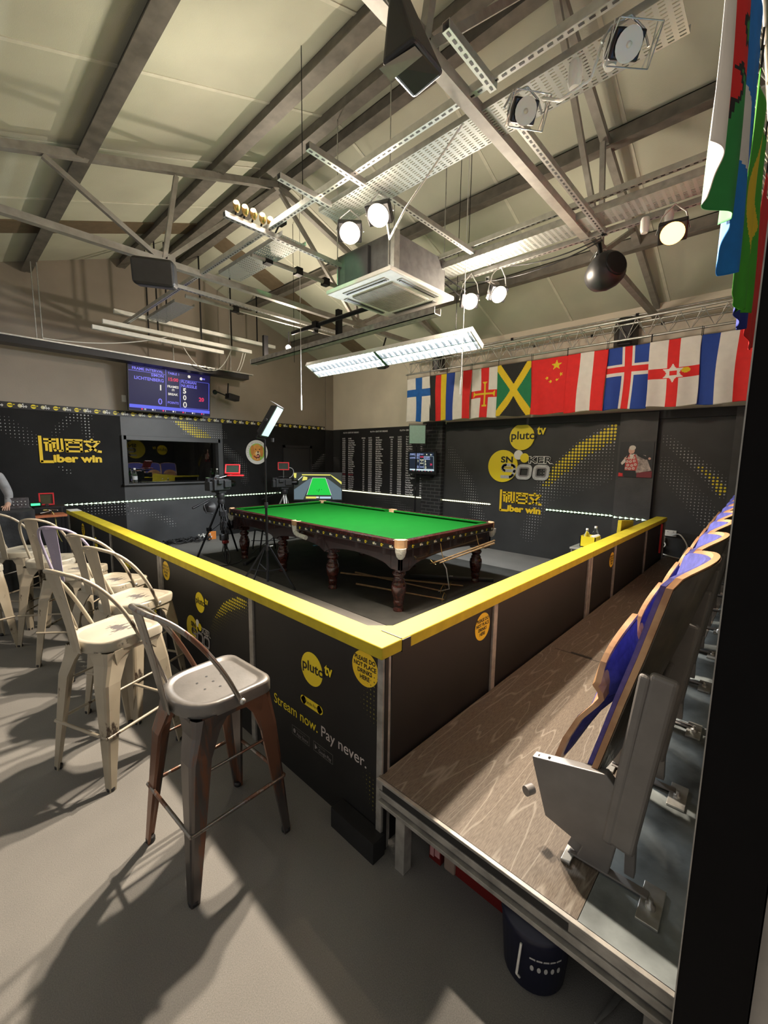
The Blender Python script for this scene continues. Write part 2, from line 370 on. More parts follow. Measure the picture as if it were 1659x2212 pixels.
def thing(name, loc, label, cat, group=None):
    o = bpy.data.objects.new(name, None); COL.objects.link(o); o.location = loc; o.empty_display_size = .1
    return tag(o, label, cat, group)
def struct(o): o['kind'] = 'structure'; return o
def kids(o): return [c for c in COL.objects if c.parent == o]
def copy_tree(o, parent=None):
    c = o.copy(); COL.objects.link(c); c.parent = parent
    for ch in kids(o): copy_tree(ch, c)
    return c
def bez(p0, p1, p2, p3, n=12):
    P = [Vector(p) for p in (p0, p1, p2, p3)]; out = []
    for i in range(n+1):
        t = i/n; out.append(P[0]*(1-t)**3+P[1]*3*t*(1-t)**2+P[2]*3*t*t*(1-t)+P[3]*t**3)
    return out
def sag(p, q, d=.1, n=10):
    p = Vector(p); q = Vector(q); return [p.lerp(q, i/n)-Vector((0, 0, d*4*(i/n)*(1-i/n))) for i in range(n+1)]
def frL(x, z, y=0): return F((x, y, z), (1, 0, 0), (0, 0, 1))       # read from -y
def frR(y, z, x=0): return F((x, y, z), (0, -1, 0), (0, 0, 1))      # read from -x
EXEC_PARTS = None

# ================================================================== SETTING
struct(MB().box((-11, -13, -.1), (0.3, .3, 0)).build('floor', FLOOR))
RZ = lambda x: 4.0+.3605*(-x if x > -4 else 8+x)        # underside of the roof lining
# window wall (y = 0)
W0, W1, WZ0, WZ1 = -4.955, -3.13, 1.20, 2.03
wl = MB()
def slab(x0, x1, z0, z1, m, y0=0.0): wl.box((x0, y0, z0), (x1, .16, z1), m)
slab(-8.2, -4.975, 0, 2.44, 0); slab(-3.06, 0.2, 0, 2.44, 0)
slab(-4.975, W0, 0, 2.44, 1); slab(W1, -3.06, 0, 2.44, 1); slab(W0, W1, 0, WZ0, 1); slab(W0, W1, WZ1, 2.44, 1)
P = [(-8.2, 2.44), (.2, 2.44), (.2, 3.95), (0, 4.02), (-4, 5.47), (-8, 4.02), (-8.2, 3.95)]
wl.prism(P, frL(0, 0, 0), 0, -.16, 2)
wall_left = struct(wl.build('wall_left', [WALLB, WALLG, WALLT]))
# logo wall (x = 0): black below, cream above
wr = MB()
wr.box((0, -13, 0), (.16, 0, 2.45), 0); wr.box((0, -13, 2.45), (.16, 0, 4.1), 1)
wall_right = struct(wr.build('wall_right', [WALLBR, WALLC]))
# corner pier and piers on the logo wall
struct(MB().box((-.27, -.03, 0), (-.002, -.001, 2.44), 0).box((-.25, -.03, 2.44), (-.002, -.001, 4.02), 1).build('trim_1', [BLK, WALLT]))
struct(MB().box((-.10, -7.45, 0), (-.001, -6.95, 2.46)).build('trim_2', PILG))
struct(MB().box((-.10, -3.64, 0), (-.001, -3.12, 2.50)).build('trim_3', BRICK))
struct(MB().box((-.14, -8.75, 0), (-.001, -8.32, 2.46)).build('trim_4', PILG))
struct(MB().box((-.05, -8.75, 2.36), (-.001, -3.70, 2.48), 0).build('trim_5', BLK))
# ceiling
cl = MB()
for s in (0, 1):
    xa, xb = ((-8.2, -4.0), (-4.0, 0.2))[s]
    za, zb = RZ(xa), RZ(xb)
    cl.hexa([(xa, -13, za), (xb, -13, zb), (xb, .2, zb), (xa, .2, za), (xa, -13, za+.1), (xb, -13, zb+.1), (xb, .2, zb+.1), (xa, .2, za+.1)], 0)
ceiling = struct(cl.build('ceiling', [ROOF]))
sm = MB()
for y in (-11.2, -9.9, -8.65, -7.42, -6.08, -4.85, -3.6, -2.35):
    for xa, xb in ((-8, -4.02), (-3.98, 0)):
        sm.beam((xa, y, RZ(xa)-.003), (xb, y, RZ(xb)-.003), .035, .008, (0, 0, 1))
sm.build('seam_tape', SEAM, ceiling)
bd = MB()
for xa, xb in ((-8, -4.02), (-3.98, 0)): bd.beam((xa, -1.5, RZ(xa)-.01), (xb, -1.5, RZ(xb)-.01), .42, .02)
bd.build('brown_band', mat('brown_band_paint', (.16, .12, .075), .6), ceiling)
# doors and window of the window wall
dr = MB().box((-1.50, -.012, 0), (-.77, -.001, 1.95), 0)
dr = struct(dr.build('door_1', mat('black_door', (.016, .016, .017), .5)))
MB().box((-1.56, -.03, 0), (-1.50, -.001, 2.01)).box((-.77, -.03, 0), (-.71, -.001, 2.01)).box((-1.56, -.03, 1.95), (-.71, -.001, 2.01)).build('door_frame', BLK, dr)
wf = MB()
for a, b in (((W0-.03, -.045, WZ0-.05), (W0+.05, .10, WZ1+.05)), ((W1-.05, -.045, WZ0-.05), (W1+.05, .10, WZ1+.05)), ((W0, -.045, WZ1-.03), (W1, .10, WZ1+.05)), ((W0, -.045, WZ0-.05), (W1, .10, WZ0+.0))): wf.box(a, b)
wf = struct(wf.build('window_1', WALLG, bevel=.004))
MB().box((W0+.05, .085, WZ0), (W1-.05, .091, WZ1-.03)).build('pane', WGLASS, wf)
MB().box((W0-.04, -.09, WZ0-.03), (W1+.05, .08, WZ0)).build('window_sill', WALLG, wf)
# the unlit commentary room behind the glass
cr = MB(); cr.box((-6, .16, 0), (-2, .2, 1.15)); cr.box((-6, 2.2, 0), (-2, 2.3, 3)); cr.box((-6.1, .16, 0), (-6, 2.3, 3)); cr.box((-2, .16, 0), (-1.9, 2.3, 3)); cr.box((-6, .16, 2.9), (-2, 2.3, 3)); cr.box((-6, .16, -.1), (-2, 2.3, 0))
struct(cr.build('wall_booth', mat('booth_wall', (.03, .03, .032), .8)))

tag(MB().box((-4.25, -7.25, 0), (-1.20, -1.55, .006)).build('floor_mat', mat('dark_mat', (.030, .030, .027), .85, noise=.15, scale=4, bump=.3, bscale=200)), 'large dark mat on the floor under the snooker table', 'mat')
# -------- halftone dots printed on the black walls
def halftone(fr, a0, a1, b0, b1, bands, sp=.052, name='halftone_dots', parent=None, mats=None, k=.43, n=8):
    mb = MB(); i0 = int(math.ceil(a0/sp)); i1 = int(a1/sp); j0 = int(math.ceil(b0/sp)); j1 = int(b1/sp)
    for i in range(i0, i1+1):
        for j in range(j0, j1+1):
            a, b = i*sp, j*sp; best = 0; col = 1
            for pts, wl_, wr_, peak, yel in bands:
                for t in range(len(pts)-1):
                    (x0, y0, s0), (x1, y1, s1) = pts[t], pts[t+1]
                    dx, dy = x1-x0, y1-y0; L2 = dx*dx+dy*dy; u = max(0, min(1, ((a-x0)*dx+(b-y0)*dy)/L2))
                    ex, ey = a-(x0+u*dx), b-(y0+u*dy); d = math.hypot(ex, ey)
                    side = dx*ey-dy*ex; ww = wl_ if side > 0 else wr_
                    v = peak*(s0+(s1-s0)*u)*math.exp(-(d/ww)**2)
                    if v > best: best = v; col = 0 if (yel and v > .62) else 1
            if best > .16: mb.disc(fr, a, b, sp*k*min(1, best), .0015, col, n)
    return mb.build(name, mats or [YELV, GRV], parent)
fr = frR(0, 0, -.0015)
halftone(fr, 3.72, 6.90, .1, 2.33, [([(6.9, 2.30, 1), (6.35, 1.98, 1), (5.98, 1.62, .9), (5.80, 1.35, .7)], .30, .07, 1, True),
    ([(5.85, 1.5, .55), (5.72, .95, .5), (5.55, .4, .42)], .16, .16, 1, False), ([(6.05, 1.2, .3), (6.8, 1.6, .5)], .2, .2, .8, False), ([(6.55, 1.92, .9), (6.85, 1.9, .7)], .03, .03, .9, True),
    ([(3.8, 1.9, .3), (4.25, 1.3, .45), (4.4, .9, .5), (4.7, .3, .4)], .12, .2, 1, False)], parent=wall_right)
halftone(fr, 7.50, 8.28, .1, 2.3, [([(7.55, 2.05, .35), (7.85, 1.78, .55), (8.15, 1.5, .8), (8.25, 1.35, .95)], .10, .08, 1, True), ([(7.55, 1.62, .4), (7.9, 1.2, .42), (8.2, .8, .5)], .22, .10, .9, False)], parent=wall_right, sp=.045)
halftone(fr, .05, 3.0, .1, 1.75, [([(.05, 1.75, .5), (.4, 1.45, .35), (.7, 1.2, .3)], .1, .16, 1, False), ([(1.5, .95, .5), (2.2, .75, .3), (2.9, .45, .5)], .12, .2, .8, False)], parent=wall_right)
fl = frL(0, 0, -.0015)
halftone(fl, -8, -4.98, .1, 2.42, [([(-6.9, 2.3, .3), (-6.6, 2.15, .35), (-6.25, 1.9, .3)], .2, .1, 1, False), ([(-5.95, 2.1, .3), (-5.72, 2.35, .45), (-5.5, 2.4, .6), (-5.45, 2.0, .45)], .05, .1, 1, False), ([(-5.9, 1.5, .4), (-5.78, 1.42, .4)], .05, .05, 1, False), ([(-5.5, .78, .45), (-4.98, .74, .5)], .14, .14, .9, False)], parent=wall_left)
halftone(fl, -4.96, -3.0, .1, 2.40, [([(-4.02, 2.40, 1), (-3.85, 2.25, 1), (-3.6, 2.12, .95), (-3.2, 2.10, .5)], .24, .04, 1, True)], parent=wall_left, sp=.045, mats=[YELV, GRV])
halftone(fl, -4.94, -3.2, .1, .95, [([(-4.95, .72, .5), (-4.6, .62, .35), (-4.25, .45, .6), (-4.15, .35, .5)], .07, .07, 1, False)], parent=wall_left)
halftone(fl, -3.05, -.3, .1, 2.1, [([(-3.03, 1.9, .5), (-2.75, 1.7, .45), (-2.58, 1.5, .4), (-2.55, 1.2, .35)], .1, .14, 1, False), ([(-.95, 1.35, .35), (-.6, 1.55, .5), (-.32, 1.8, .6)], .03, .16, 1, False)], parent=wall_left, sp=.045)

# -------- logos
def pluto(mb, fr, x, z, r, c=.002, Y_=0, K=1, seg=32):
    mb.disc(fr, x, z, r, c, Y_, seg)
    mb.text('pluto', fr, x-.86*r, z-.16*r, .86*r, c+.0015, K, .018, 'l', 4, width=1.98*r)
    mb.stroke(fr, [(x+.74*r, z-.1*r), (x+1.1*r, z-.1*r)], .05*r, c+.0003, K, False)
    mb.text('tv', fr, x+1.18*r, z+.18*r, .95*r, c+.0015, Y_, .03, 'l', 3, width=.68*r)
def s900(mb, fr, x, z, r, c=.002, Y_=0, K=1, Wt=2, S=3, G=4):
    """big disc of radius r centred at x,z; the words run off its right side"""
    mb.disc(fr, x, z, r, c, Y_, 40)
    mb.disc(fr, x+1.02*r, z+.70*r, .29*r, c+.001, Wt, 24); mb.disc(fr, x+1.42*r, z+.52*r, .28*r, c+.002, Y_, 24)
    mb.text('SN', fr, x-.12*r, z+.24*r, .50*r, c+.002, K, .035, 'l', 3, width=.80*r)
    mb.text('KER', fr, x+1.68*r, z+.22*r, .56*r, c+.002, Wt, .055, 'l', 3, width=1.48*r)
    mb.text('KER', fr, x+1.70*r, z+.24*r, .52*r, c+.003, K, .015, 'l', 3, width=1.42*r)
    for cx in (1.42, 2.48):
        mb.ring(fr, x+cx*r, z-.32*r, 1.0*r, .92*r, .25*r, .3*r, c+.003, S, shear=.1); mb.ring(fr, x+cx*r, z-.32*r, .66*r, .58*r, .09*r, .14*r, c+.004, G, shear=.1)
    q = lambda *p: [(x+a*r, z+b*r) for a, b in p]
    mb.stroke(fr, q((.72, -.27), (.12, -.27), (.0, -.13), (.06, .02), (.2, .08), (.66, .08), (.80, .0), (.82, -.3), (.70, -.56), (.56, -.66), (-.10, -.66)), .19*r, c+.003, S)
    mb.stroke(fr, q((.10, -.09), (.60, -.09)), .05*r, c+.004, G)
def mini(mb, fr, x, z, s, which, c=.002):
    if which == 0:
        mb.disc(fr, x, z, s, c, 0, 14); mb.flat([(x-s*.8, z-.18*s), (x+s*1.3, z-.18*s), (x+s*1.3, z+.22*s), (x-s*.8, z+.22*s)], fr, c+.001, 1)
        mb.stroke(fr, [(x+1.1*s, z+.4*s), (x+1.7*s, z+.4*s)], .35*s, c+.001, 0)
    else:
        mb.disc(fr, x-.6*s, z, s*.85, c, 3, 14); mb.text('900', fr, x-.7*s, z-.75*s, 1.5*s, c+.001, 2, .03, 'l', 1, width=2.7*s); mb.disc(fr, x+.45*s, z+.75*s, .3*s, c+.001, 2, 8)
MINI = [YELV, DKV, WHV, mat('pale_yellow_vinyl', (.62, .58, .30), .4, noise=0)]
def liber(mb, fr, x, z, h, c0=.0, c1=.012):
    """raised letters; h is the height of the three characters, x,z their lower left corner"""
    def S(pts, w_, ox):
        for (a, b), (e, f) in zip(pts, pts[1:]):
            a, b, e, f = [v*h for v in (a, b, e, f)]; dx, dy = e-a, f-b; l = math.hypot(dx, dy) or 1; nx, ny = -dy/l*w_*h/2, dx/l*w_*h/2
            ex, ey = dx/l*w_*h*.25, dy/l*w_*h*.25
            mb.prism([(x+ox*h+a-nx-ex, z+b-ny-ey), (x+ox*h+e-nx+ex, z+f-ny+ey), (x+ox*h+e+nx+ex, z+f+ny+ey), (x+ox*h+a+nx-ex, z+b+ny-ey)], fr, c0, c1)
    t = .155
    S([(.02, .92), (.70, .92)], t, 0); S([(.02, .66), (.70, .66)], .13, 0); S([(.38, .95), (.38, .02)], .17, 0)
    S([(.14, .56), (.14, .08)], .16, 0); S([(.60, .56), (.60, .22), (.68, .06)], .15, 0)
    S([(.84, .98), (.84, .2)], t, 0); S([(1.10, .98), (1.12, .08), (.92, .04)], t, 0)
    o = 1.32
    S([(0, .92), (1.10, .92)], t, o); S([(.58, .9), (.50, .72)], .14, o); S([(.08, .72), (1.04, .72)], .13, o); S([(.10, .74), (.10, 0)], .17, o); S([(1.02, .74), (1.02, 0)], .17, o); S([(.08, .38), (1.04, .38)], .12, o); S([(.04, .04), (1.08, .04)], .15, o)
    o = 2.56
    S([(.50, 1.02), (.56, .86)], .17, o); S([(0, .84), (1.06, .84)], t, o); S([(1.0, .82), (.52, .30), (.28, .10), (.04, .06)], .17, o); S([(.14, .62), (.62, .26), (.84, .08), (1.12, .04)], .18, o)
    S([(-.22, 1.12), (-.22, -.78), (.48, -.78)], .20, 0)
    mb.text('iber win', fr, x+.50*h, z-.80*h, .80*h, c1, 0, .045, 'l', 4, width=3.2*h)
    mb.text('iber win', fr, x+.50*h, z-.80*h, .80*h, c1/2, 0, .045, 'l', 4, width=3.2*h)
# characters sign on the window wall
o = thing('wall_lettering', (-6.0, 0, 1.7), 'yellow raised characters and the words iber win on the black wall left of the window', 'sign')
m = MB(); liber(m, frL(-6.10, 1.765, -.002), 0, 0, .215); m.build('letters', YELB, o)
o = thing('wall_lettering', (0, -5.3, .9), 'yellow raised characters and the words iber win on the wall below the big number', 'sign')
m = MB(); liber(m, frR(-5.02, .94, -.002), 0, 0, .20); m.build('letters', YELB, o)
o = thing('wall_sign', (0, -5.35, 2.13), 'round yellow sign reading pluto tv on the black wall under the flags', 'sign')
m = MB(); pluto(m, frR(-5.335, 2.145, -.02), 0, 0, .235, .003); m.lathe([(.235, 0), (.235, .02)], (-.022, -5.335, 2.145), 40, 0, False, (1, 0, 0)); m.build('lettered_disc', [YELV, DKV], o)
o = thing('wall_sign', (0, -5.2, 1.62), 'large snooker 900 sign with yellow disc on the black logo wall', 'sign')
m = MB(); s900(m, frR(-4.985, 1.615, -.02), 0, 0, .30, .003); m.lathe([(.30, 0), (.30, .02)], (-.022, -4.985, 1.615), 40, 0, False, (1, 0, 0)); m.build('lettered_disc', [YELV, DKV, WHV, SILV, mat('shade_grey_vinyl', (.22, .21, .22), .4, noise=0)], o)
# strip of small logos along the top of the black paint
o = thing('logo_strip', (-4, 0, 2.47), 'black strip of small yellow and white logos along the top of the window wall', 'strip')
m = MB(); m.box((-8, -.012, 2.42), (-.28, -.002, 2.52), 1)
for i in range(27):
    mini(m, frL(-7.9+i*.285, 2.47, -.012), 0, 0, .034, 0); mini(m, frL(-7.76+i*.285, 2.47, -.012), 0, 0, .034, 1)
m.build('strip', MINI, o)
# dog badge
o = thing('wall_badge', (-2.25, 0, 1.83), 'round white badge with a painted ginger dog on the black window wall', 'badge')
f = frL(-2.25, 1.825, -.004)
MB().lathe([(.275, 0), (.275, .008)], (-2.25, -.002, 1.825), 48, 0, False, (0, -1, 0)).build('disc', WHITE, o)
m = MB(); f = frL(-2.25, 1.825, -.011)
m.disc(f, 0, 0, .20, .001, 0, 40)
OR = 1; DK = 2; LT = 3; PK = 4; BR = 5; GY = 6
m.flat([(-.14, -.12), (-.12, -.02), (-.02, .02), (.07, 0), (.07, -.19), (-.02, -.2), (-.1, -.17)], f, .002, OR)
m.disc(f, 0, .05, .115, .003, OR, 24, .135)
m.disc(f, -.12, .04, .048, .004, BR, 20, .115); m.disc(f, .115, .02, .045, .004, BR, 20, .13)
m.disc(f, .015, -.03, .06, .005, LT, 20, .055); m.disc(f, .02, -.07, .035, .006, DK, 16, .035); m.disc(f, .02, -.085, .024, .007, PK, 14, .026)
m.disc(f, .02, .005, .024, .008, DK, 14, .018); m.disc(f, -.035, .065, .013, .006, DK, 12); m.disc(f, .058, .065, .013, .006, DK, 12)
m.stroke(f, [(-.09, -.08), (-.02, -.13), (.04, -.12), (.07, -.08)], .025, .0045, 7); m.disc(f, .01, -.15, .014, .006, LT, 10)
for t, a0, a1, rr in (('LITTLE WILLOW FARM', 205, 5, .232),):
    for i, ch in enumerate(t):
        if ch == ' ': continue
        a = R(a0+(a1-a0)*i/(len(t)-1)); g = F(f.p(math.cos(a)*rr, math.sin(a)*rr, 0), f.r*math.sin(a)-f.u*math.cos(a), f.u*math.sin(a)+f.r*math.cos(a))
        m.text(ch, g, 0, -.014, .042, .002, GY, .01, 'c', 2)
m.build('painted_dog', [mat('lime', (.30, .55, .10), .5), mat('ginger', (.72, .33, .07), .5), mat('dark_brown', (.06, .02, .01), .5), mat('pale_cream', (.85, .66, .40), .5), mat('pink', (.75, .3, .28), .5), mat('ginger_ear', (.58, .24, .05), .5), mat('badge_grey', (.3, .3, .28), .5), mat('maroon', (.2, .03, .04), .5)], o)
# board of names
o = thing('honours_board', (0, -1.5, 1.6), 'black wall board listing names and dates in white under the heading pluto century breaks', 'board')
MB().box((-.004, -3.05, .90), (-.001, -.30, 2.43)).build('backing', mat('board_black', (.018, .018, .02), .5), o)
names = [['Cody Shannon', 'George Pragnell', "Alexander O'Brien", "Ryan O'Sullivan", 'Henry Cosette', 'Haydon Harvey', 'Barry Pinches', 'Ross Bulman', 'Mark Joyce', 'Mark Joyce', 'Hammad Miah', 'Hammad Miah', 'Oliver Twomack', 'Daniel Evans', 'Joe Thomas', 'Jimmy White', 'Michael Holt', 'Clifford Ogley', 'Dean Simmons', 'Steven Corey', 'Steven Corey', 'Ashley Carty', 'Craig Barber', 'Peter Lines'],
 ['Alex Connors', 'John Parrott', 'Peter Ebdon', 'Jamie Clarke', 'Andrew Norman', 'Billy Castle', 'Barry Pinches', 'Craig Steadman', 'Billy Castle', 'Hammad Miah', 'David Richardson', 'Luke Pinches', 'Jimmy White', 'Jimmy White', 'Stuart Bingham', 'Stuart Bingham', 'John Higgins', 'Neil Robertson', 'Neil Robertson', 'Neil Robertson', 'Shaun Murphy', 'Mark Selby', 'Mark Selby', 'Gary Wilson'],
 ['Mark Williams', 'Neil Robertson', 'Mark Selby', 'Gary Wilson', 'Gary Wilson', 'Neil Robertson', 'Neil Robertson', 'Gary Wilson', 'Peter Devlin', 'Darren Morgan', 'Daniel Ward', 'Darren Morgan', 'Darren Morgan', 'Tony Drago', 'Andrew Higginson', 'Daniel Ward', 'Andrew Higginson', 'Joe Perry', 'Peter Lines', 'Craig Steadman', 'Rory Wiltord', 'George Pragnell', 'Antonio Judge', 'George Pragnell']]
m = MB(); f = frR(0, 0, -.004)
for c, (cd_, cn, cb) in enumerate(((.40, .63, 1.17), (1.37, 1.62, 2.11), (2.33, 2.58, 3.0))):
    top = 2.20
    m.text('PLUTO CENTURY BREAKS', f, cn+.1, 2.345-.0*c, .05, .002, 0, .02, 'c', 1)
    for t, xx in (('DATE', cd_), ('NAME', cn), ('BREAK', cb-.04)):
        m.text(t, f, xx, top, .045, .002, 0, .02, 'l', 1)
    for i, nme in enumerate(names[c]):
        z = top-.054*(i+1); cc = 1 if (c == 0 and i == 16) else 0
        m.text('%02d/%02d/23' % (1+(i*7+c*5) % 28, 10+(i+c) % 3), f, cd_, z, .050, .002, cc, .035, 'l', 1, xs=.68)
        m.text(nme, f, cn, z, .050, .002, cc, .035, 'l', 1, xs=.72)
        m.text(str(100+(i*17+c*29) % 47), f, cb, z, .046, .002, 0, .03, 'l', 1)
m.build('names', [mat('board_letters', (.85, .85, .88), .5, noise=0), mat('board_red_letters', (.55, .12, .15), .5, noise=0)], o)
# poster
o = thing('poster', (-.1, -7.2, 1.7), 'poster of a performer in a red patterned waistcoat on the charcoal pier', 'poster')
MB().box((-.112, -7.43, 1.50), (-.101, -6.98, 2.03)).build('board', mat('poster_black', (.02, .02, .022), .4), o)
m = MB(); f = frR(-6.98, 1.50, -.112)
q = lambda *p: [(a*.45, b*.53) for a, b in p]
m.flat(q((.0, .0), (1, 0), (1, .18), (0, .1)), f, .001, 0)
m.flat(q((.18, .0), (.56, 0), (.56, .2), (.17, .2)), f, .002, 1)
m.flat(q((.54, .12), (.98, .20), (.93, .3), (.78, .62), (.45, .66), (.5, .3)), f, .003, 2)
m.flat(q((.19, .19), (.54, .19), (.58, .4), (.48, .64), (.30, .66), (.2, .5)), f, .004, 3)
m.flat(q((.30, .64), (.37, .48), (.46, .66)), f, .005, 4)
m.flat(q((.06, .40), (.22, .60), (.28, .62), (.2, .42), (.1, .34)), f, .004, 4)
m.flat(q((.2, .0), (.16, .04), (.12, .42), (.20, .44)), f, .0035, 1)
m.flat(q((.5, .66), (.62, .66), (.88, .56), (.9, .5), (.78, .5), (.55, .6)), f, .005, 1)
for a, b in ((.24, .25), (.34, .24), (.45, .25), (.28, .34), (.4, .33), (.5, .36), (.25, .44), (.35, .44), (.46, .46), (.3, .54), (.44, .55)): m.ring(f, a*.45, b*.53, .035, .035, .010, .012, .0055, 4)
m.disc(f, .36*.45, .76*.53, .042, .006, 5, 20, .058); m.disc(f, .38*.45, .83*.53, .044, .0065, 6, 20, .036)
m.disc(f, .2*.45, .53*.53, .02, .007, 5, 12); m.disc(f, .9*.45, .53*.53, .018, .007, 5, 12); m.stroke(f, q((.22, .55), (.30, .68)), .012, .008, 1)
m.disc(f, .385*.45, .655*.53, .014, .007, 1, 8, .007); m.flat(q((.02, .02), (.14, .02), (.14, .1), (.02, .12)), f, .006, 7)
m.build('picture', [mat('maroon_print', (.20, .02, .03), .4, noise=0), BLKP, mat('lining_print', (.40, .33, .30), .4, noise=.3, scale=30), mat('waistcoat_print', (.55, .07, .06), .4, noise=0), mat('pale_print', (.75, .68, .62), .4, noise=0), mat('face_print', (.72, .42, .33), .4, noise=0), mat('white_hair_print', (.72, .66, .58), .4, noise=0), mat('scarlet_print', (.75, .03, .03), .4, noise=0)], o)
# white switch plate left of the big screen
tag(MB().box((-4.93, -.01, 2.68), (-4.86, 0, 2.80)).build('wall_socket', WHITE, bevel=.003), 'small white plate on the taupe wall at the left edge of the big scoreboard screen', 'wall plate')

# -------- scoreboards (screens give off their own light)
def scoreboard(root, fr, w_, h, cols, tilt=0):
    """fr: lower left corner of the lit area"""
    bg, blue, white, red, line = cols
    m = MB(); m.flat([(0, 0), (w_, 0), (w_, h), (0, h)], fr, .001, 0)
    X = lambda a: a*w_; Z_ = lambda b: b*h
    for x0, x1, z0, z1, mi in ((0, 1, .05, .125, 4), (.0, .42, .86, .868, 1), (.615, .985, .80, .808, 4), (.60, .607, .14, .80, 4), (.985, .992, .14, .80, 4), (.60, .99, .14, .148, 4), (.425, .43, .14, .98, 1)):
        m.flat([(X(x0), Z_(z0)), (X(x1), Z_(z0)), (X(x1), Z_(z1)), (X(x0), Z_(z1))], fr, .002, mi)
    T = lambda s, a, b, sz, mi, al='l', bo=.02: m.text(s, fr, X(a), Z_(b), sz*h, .003, mi, bo, al, 2)
    T('FRAME INTERVAL', .04, .89, .085, 1); T('SIMON', .40, .79, .09, 1, 'r'); T('LICHTENBERG', .40, .685, .098, 1, 'r'); T('1', .37, .50, .17, 2, 'r', .03); T('0', .38, .17, .20, 1, 'r', .01)
    T('TABLE 1', .52, .89, .075, 1, 'c'); T('15:00', .52, .74, .11, 3, 'c'); T('FRAMES', .515, .585, .075, 2, 'c'); T('(9)', .515, .52, .06, 2, 'c'); T('BREAK', .515, .41, .075, 2, 'c'); T('POINTS', .515, .21, .075, 1, 'c')
    T('FLORIAN', .62, .73, .09, 1); T('NUESSLE', .62, .635, .098, 1); T('5', .64, .49, .17, 2, 'l', .03); T('0', .64, .33, .17, 2, 'l', .02); T('0', .64, .15, .20, 2, 'l', .01); T('20', .85, .34, .13, 3, 'l', .03)
    for i in range(7):
        m.disc(fr, X(.14+.125*i), Z_(.03), .02*h, .003, 3 if i % 2 == 0 else 2, 10); T('15' if i == 0 else '1', .165+.125*i, .01, .055, 2)
    m.disc(fr, X(.72), Z_(.90), .035*h, .003, 2, 16); m.disc(fr, X(.88), Z_(.89), .035*h, .003, 2, 16); T('900', .885, .87, .06, 1)
    m.build('lit_picture', [bg, blue, white, red, line], root)
SB = (emis('screen_dark_blue', (.010, .008, .055), 1), emis('screen_violet', (.22, .20, .95), 1.0), emis('screen_white', (.85, .80, .72), 1), emis('screen_red', (.85, .04, .12), 1), emis('screen_blue_line', (.12, .14, .85), 1))
o = thing('scoreboard_screen', (-4.1, -.25, 2.5), 'large wall screen showing the blue snooker scores of Lichtenberg and Nuessle', 'screen')
A = Vector((-4.90, -.30, 2.53)); fr_s = F(A, (1, .0, 0), (0, -.10, 1))
m = MB(); m.prism([(-.015, -.02), (1.455, -.02), (1.455, .80), (-.015, .80)], fr_s, -.06, 0); m.build('bezel', BLKP, o, bevel=.006)
MB().box((-4.5, -.2, 2.75), (-3.9, -.005, 3.1)).build('bracket', BLKM, o)
scoreboard(o, F(fr_s.p(0, 0, .001), fr_s.r, fr_s.u), 1.44, .78, SB)
SB2 = (emis('small_screen_dark', (.012, .02, .035), 1), emis('small_screen_blue', (.45, .55, .95), 1.0), emis('small_screen_white', (.9, .9, .62), 1), SB[3], emis('small_screen_pale', (.6, .75, .8), 1))
o = thing('scoreboard_monitor', (-.2, -3.3, 1.6), 'small black monitor with snooker scores on the brick pier', 'monitor')
m = MB(); fs = F((-.20, -2.84, 1.43), (0, -1, 0), (-.06, 0, 1)); m.prism([(-.02, -.03), (.74, -.03), (.74, .46), (-.02, .46)], fs, -.05, 0); m.build('bezel', BLKP, o, bevel=.006)
MB().box((-.16, -3.36, 1.55), (-.10, -3.16, 1.80)).build('bracket', BLKM, o)
MB().box((-.225, -3.45, 1.34), (-.10, -2.90, 1.37)).build('shelf', BLKM, o)
scoreboard(o, F(fs.p(.03, .03, .001), fs.r, fs.u), .66, .40, SB2)

# -------- LED strips
def led_run(name, p, q, n, fr, mt, label):
    p = Vector(p); q = Vector(q); d = (q-p); L_ = d.length; d.normalize()
    o = thing(name, p, label, 'light strip')
    MB().beam(p, q, .012, .004, fr.n).build('carrier_tape', WHITE, o)
    m = MB()
    for i in range(n):
        c = p+d*(L_*(i+.5)/n); a = (c-fr.o).dot(fr.r); b = (c-fr.o).dot(fr.u); e = (c-fr.o).dot(fr.n)+.004
        m.flat([(a-.024, b), (a, b-.008), (a+.022, b-.016), (a+.024, b), (a+.022, b+.016), (a, b+.008)] if fr.r.y == 0 else [(a+.024, b), (a, b+.008), (a-.022, b+.016), (a-.024, b), (a-.022, b-.016), (a, b-.008)], fr, e, 0)
    tag(m.build('led_dots', mt, o), kind='stuff')
led_run('led_strip', (-6.4, -.03, .868), (-1.65, -.03, .868), 68, frL(0, 0, -.03), LEDG, 'line of green white LED lights along the window wall')
led_run('led_strip', (-.03, -.3, .875), (-.03, -4.78, .875), 96, frR(0, 0, -.03), LEDW, 'line of warm white LED lights below the board of names')
led_run('led_strip', (-.03, -5.86, .875), (-.03, -6.94, .875), 18, frR(0, 0, -.03), LEDG, 'short line of LED lights right of the yellow characters on the logo wall')
led_run('led_strip', (-.115, -6.96, .87), (-.115, -7.42, .868), 6, frR(0, 0, -.115), LEDG, 'last stretch of LED lights across the charcoal pier')

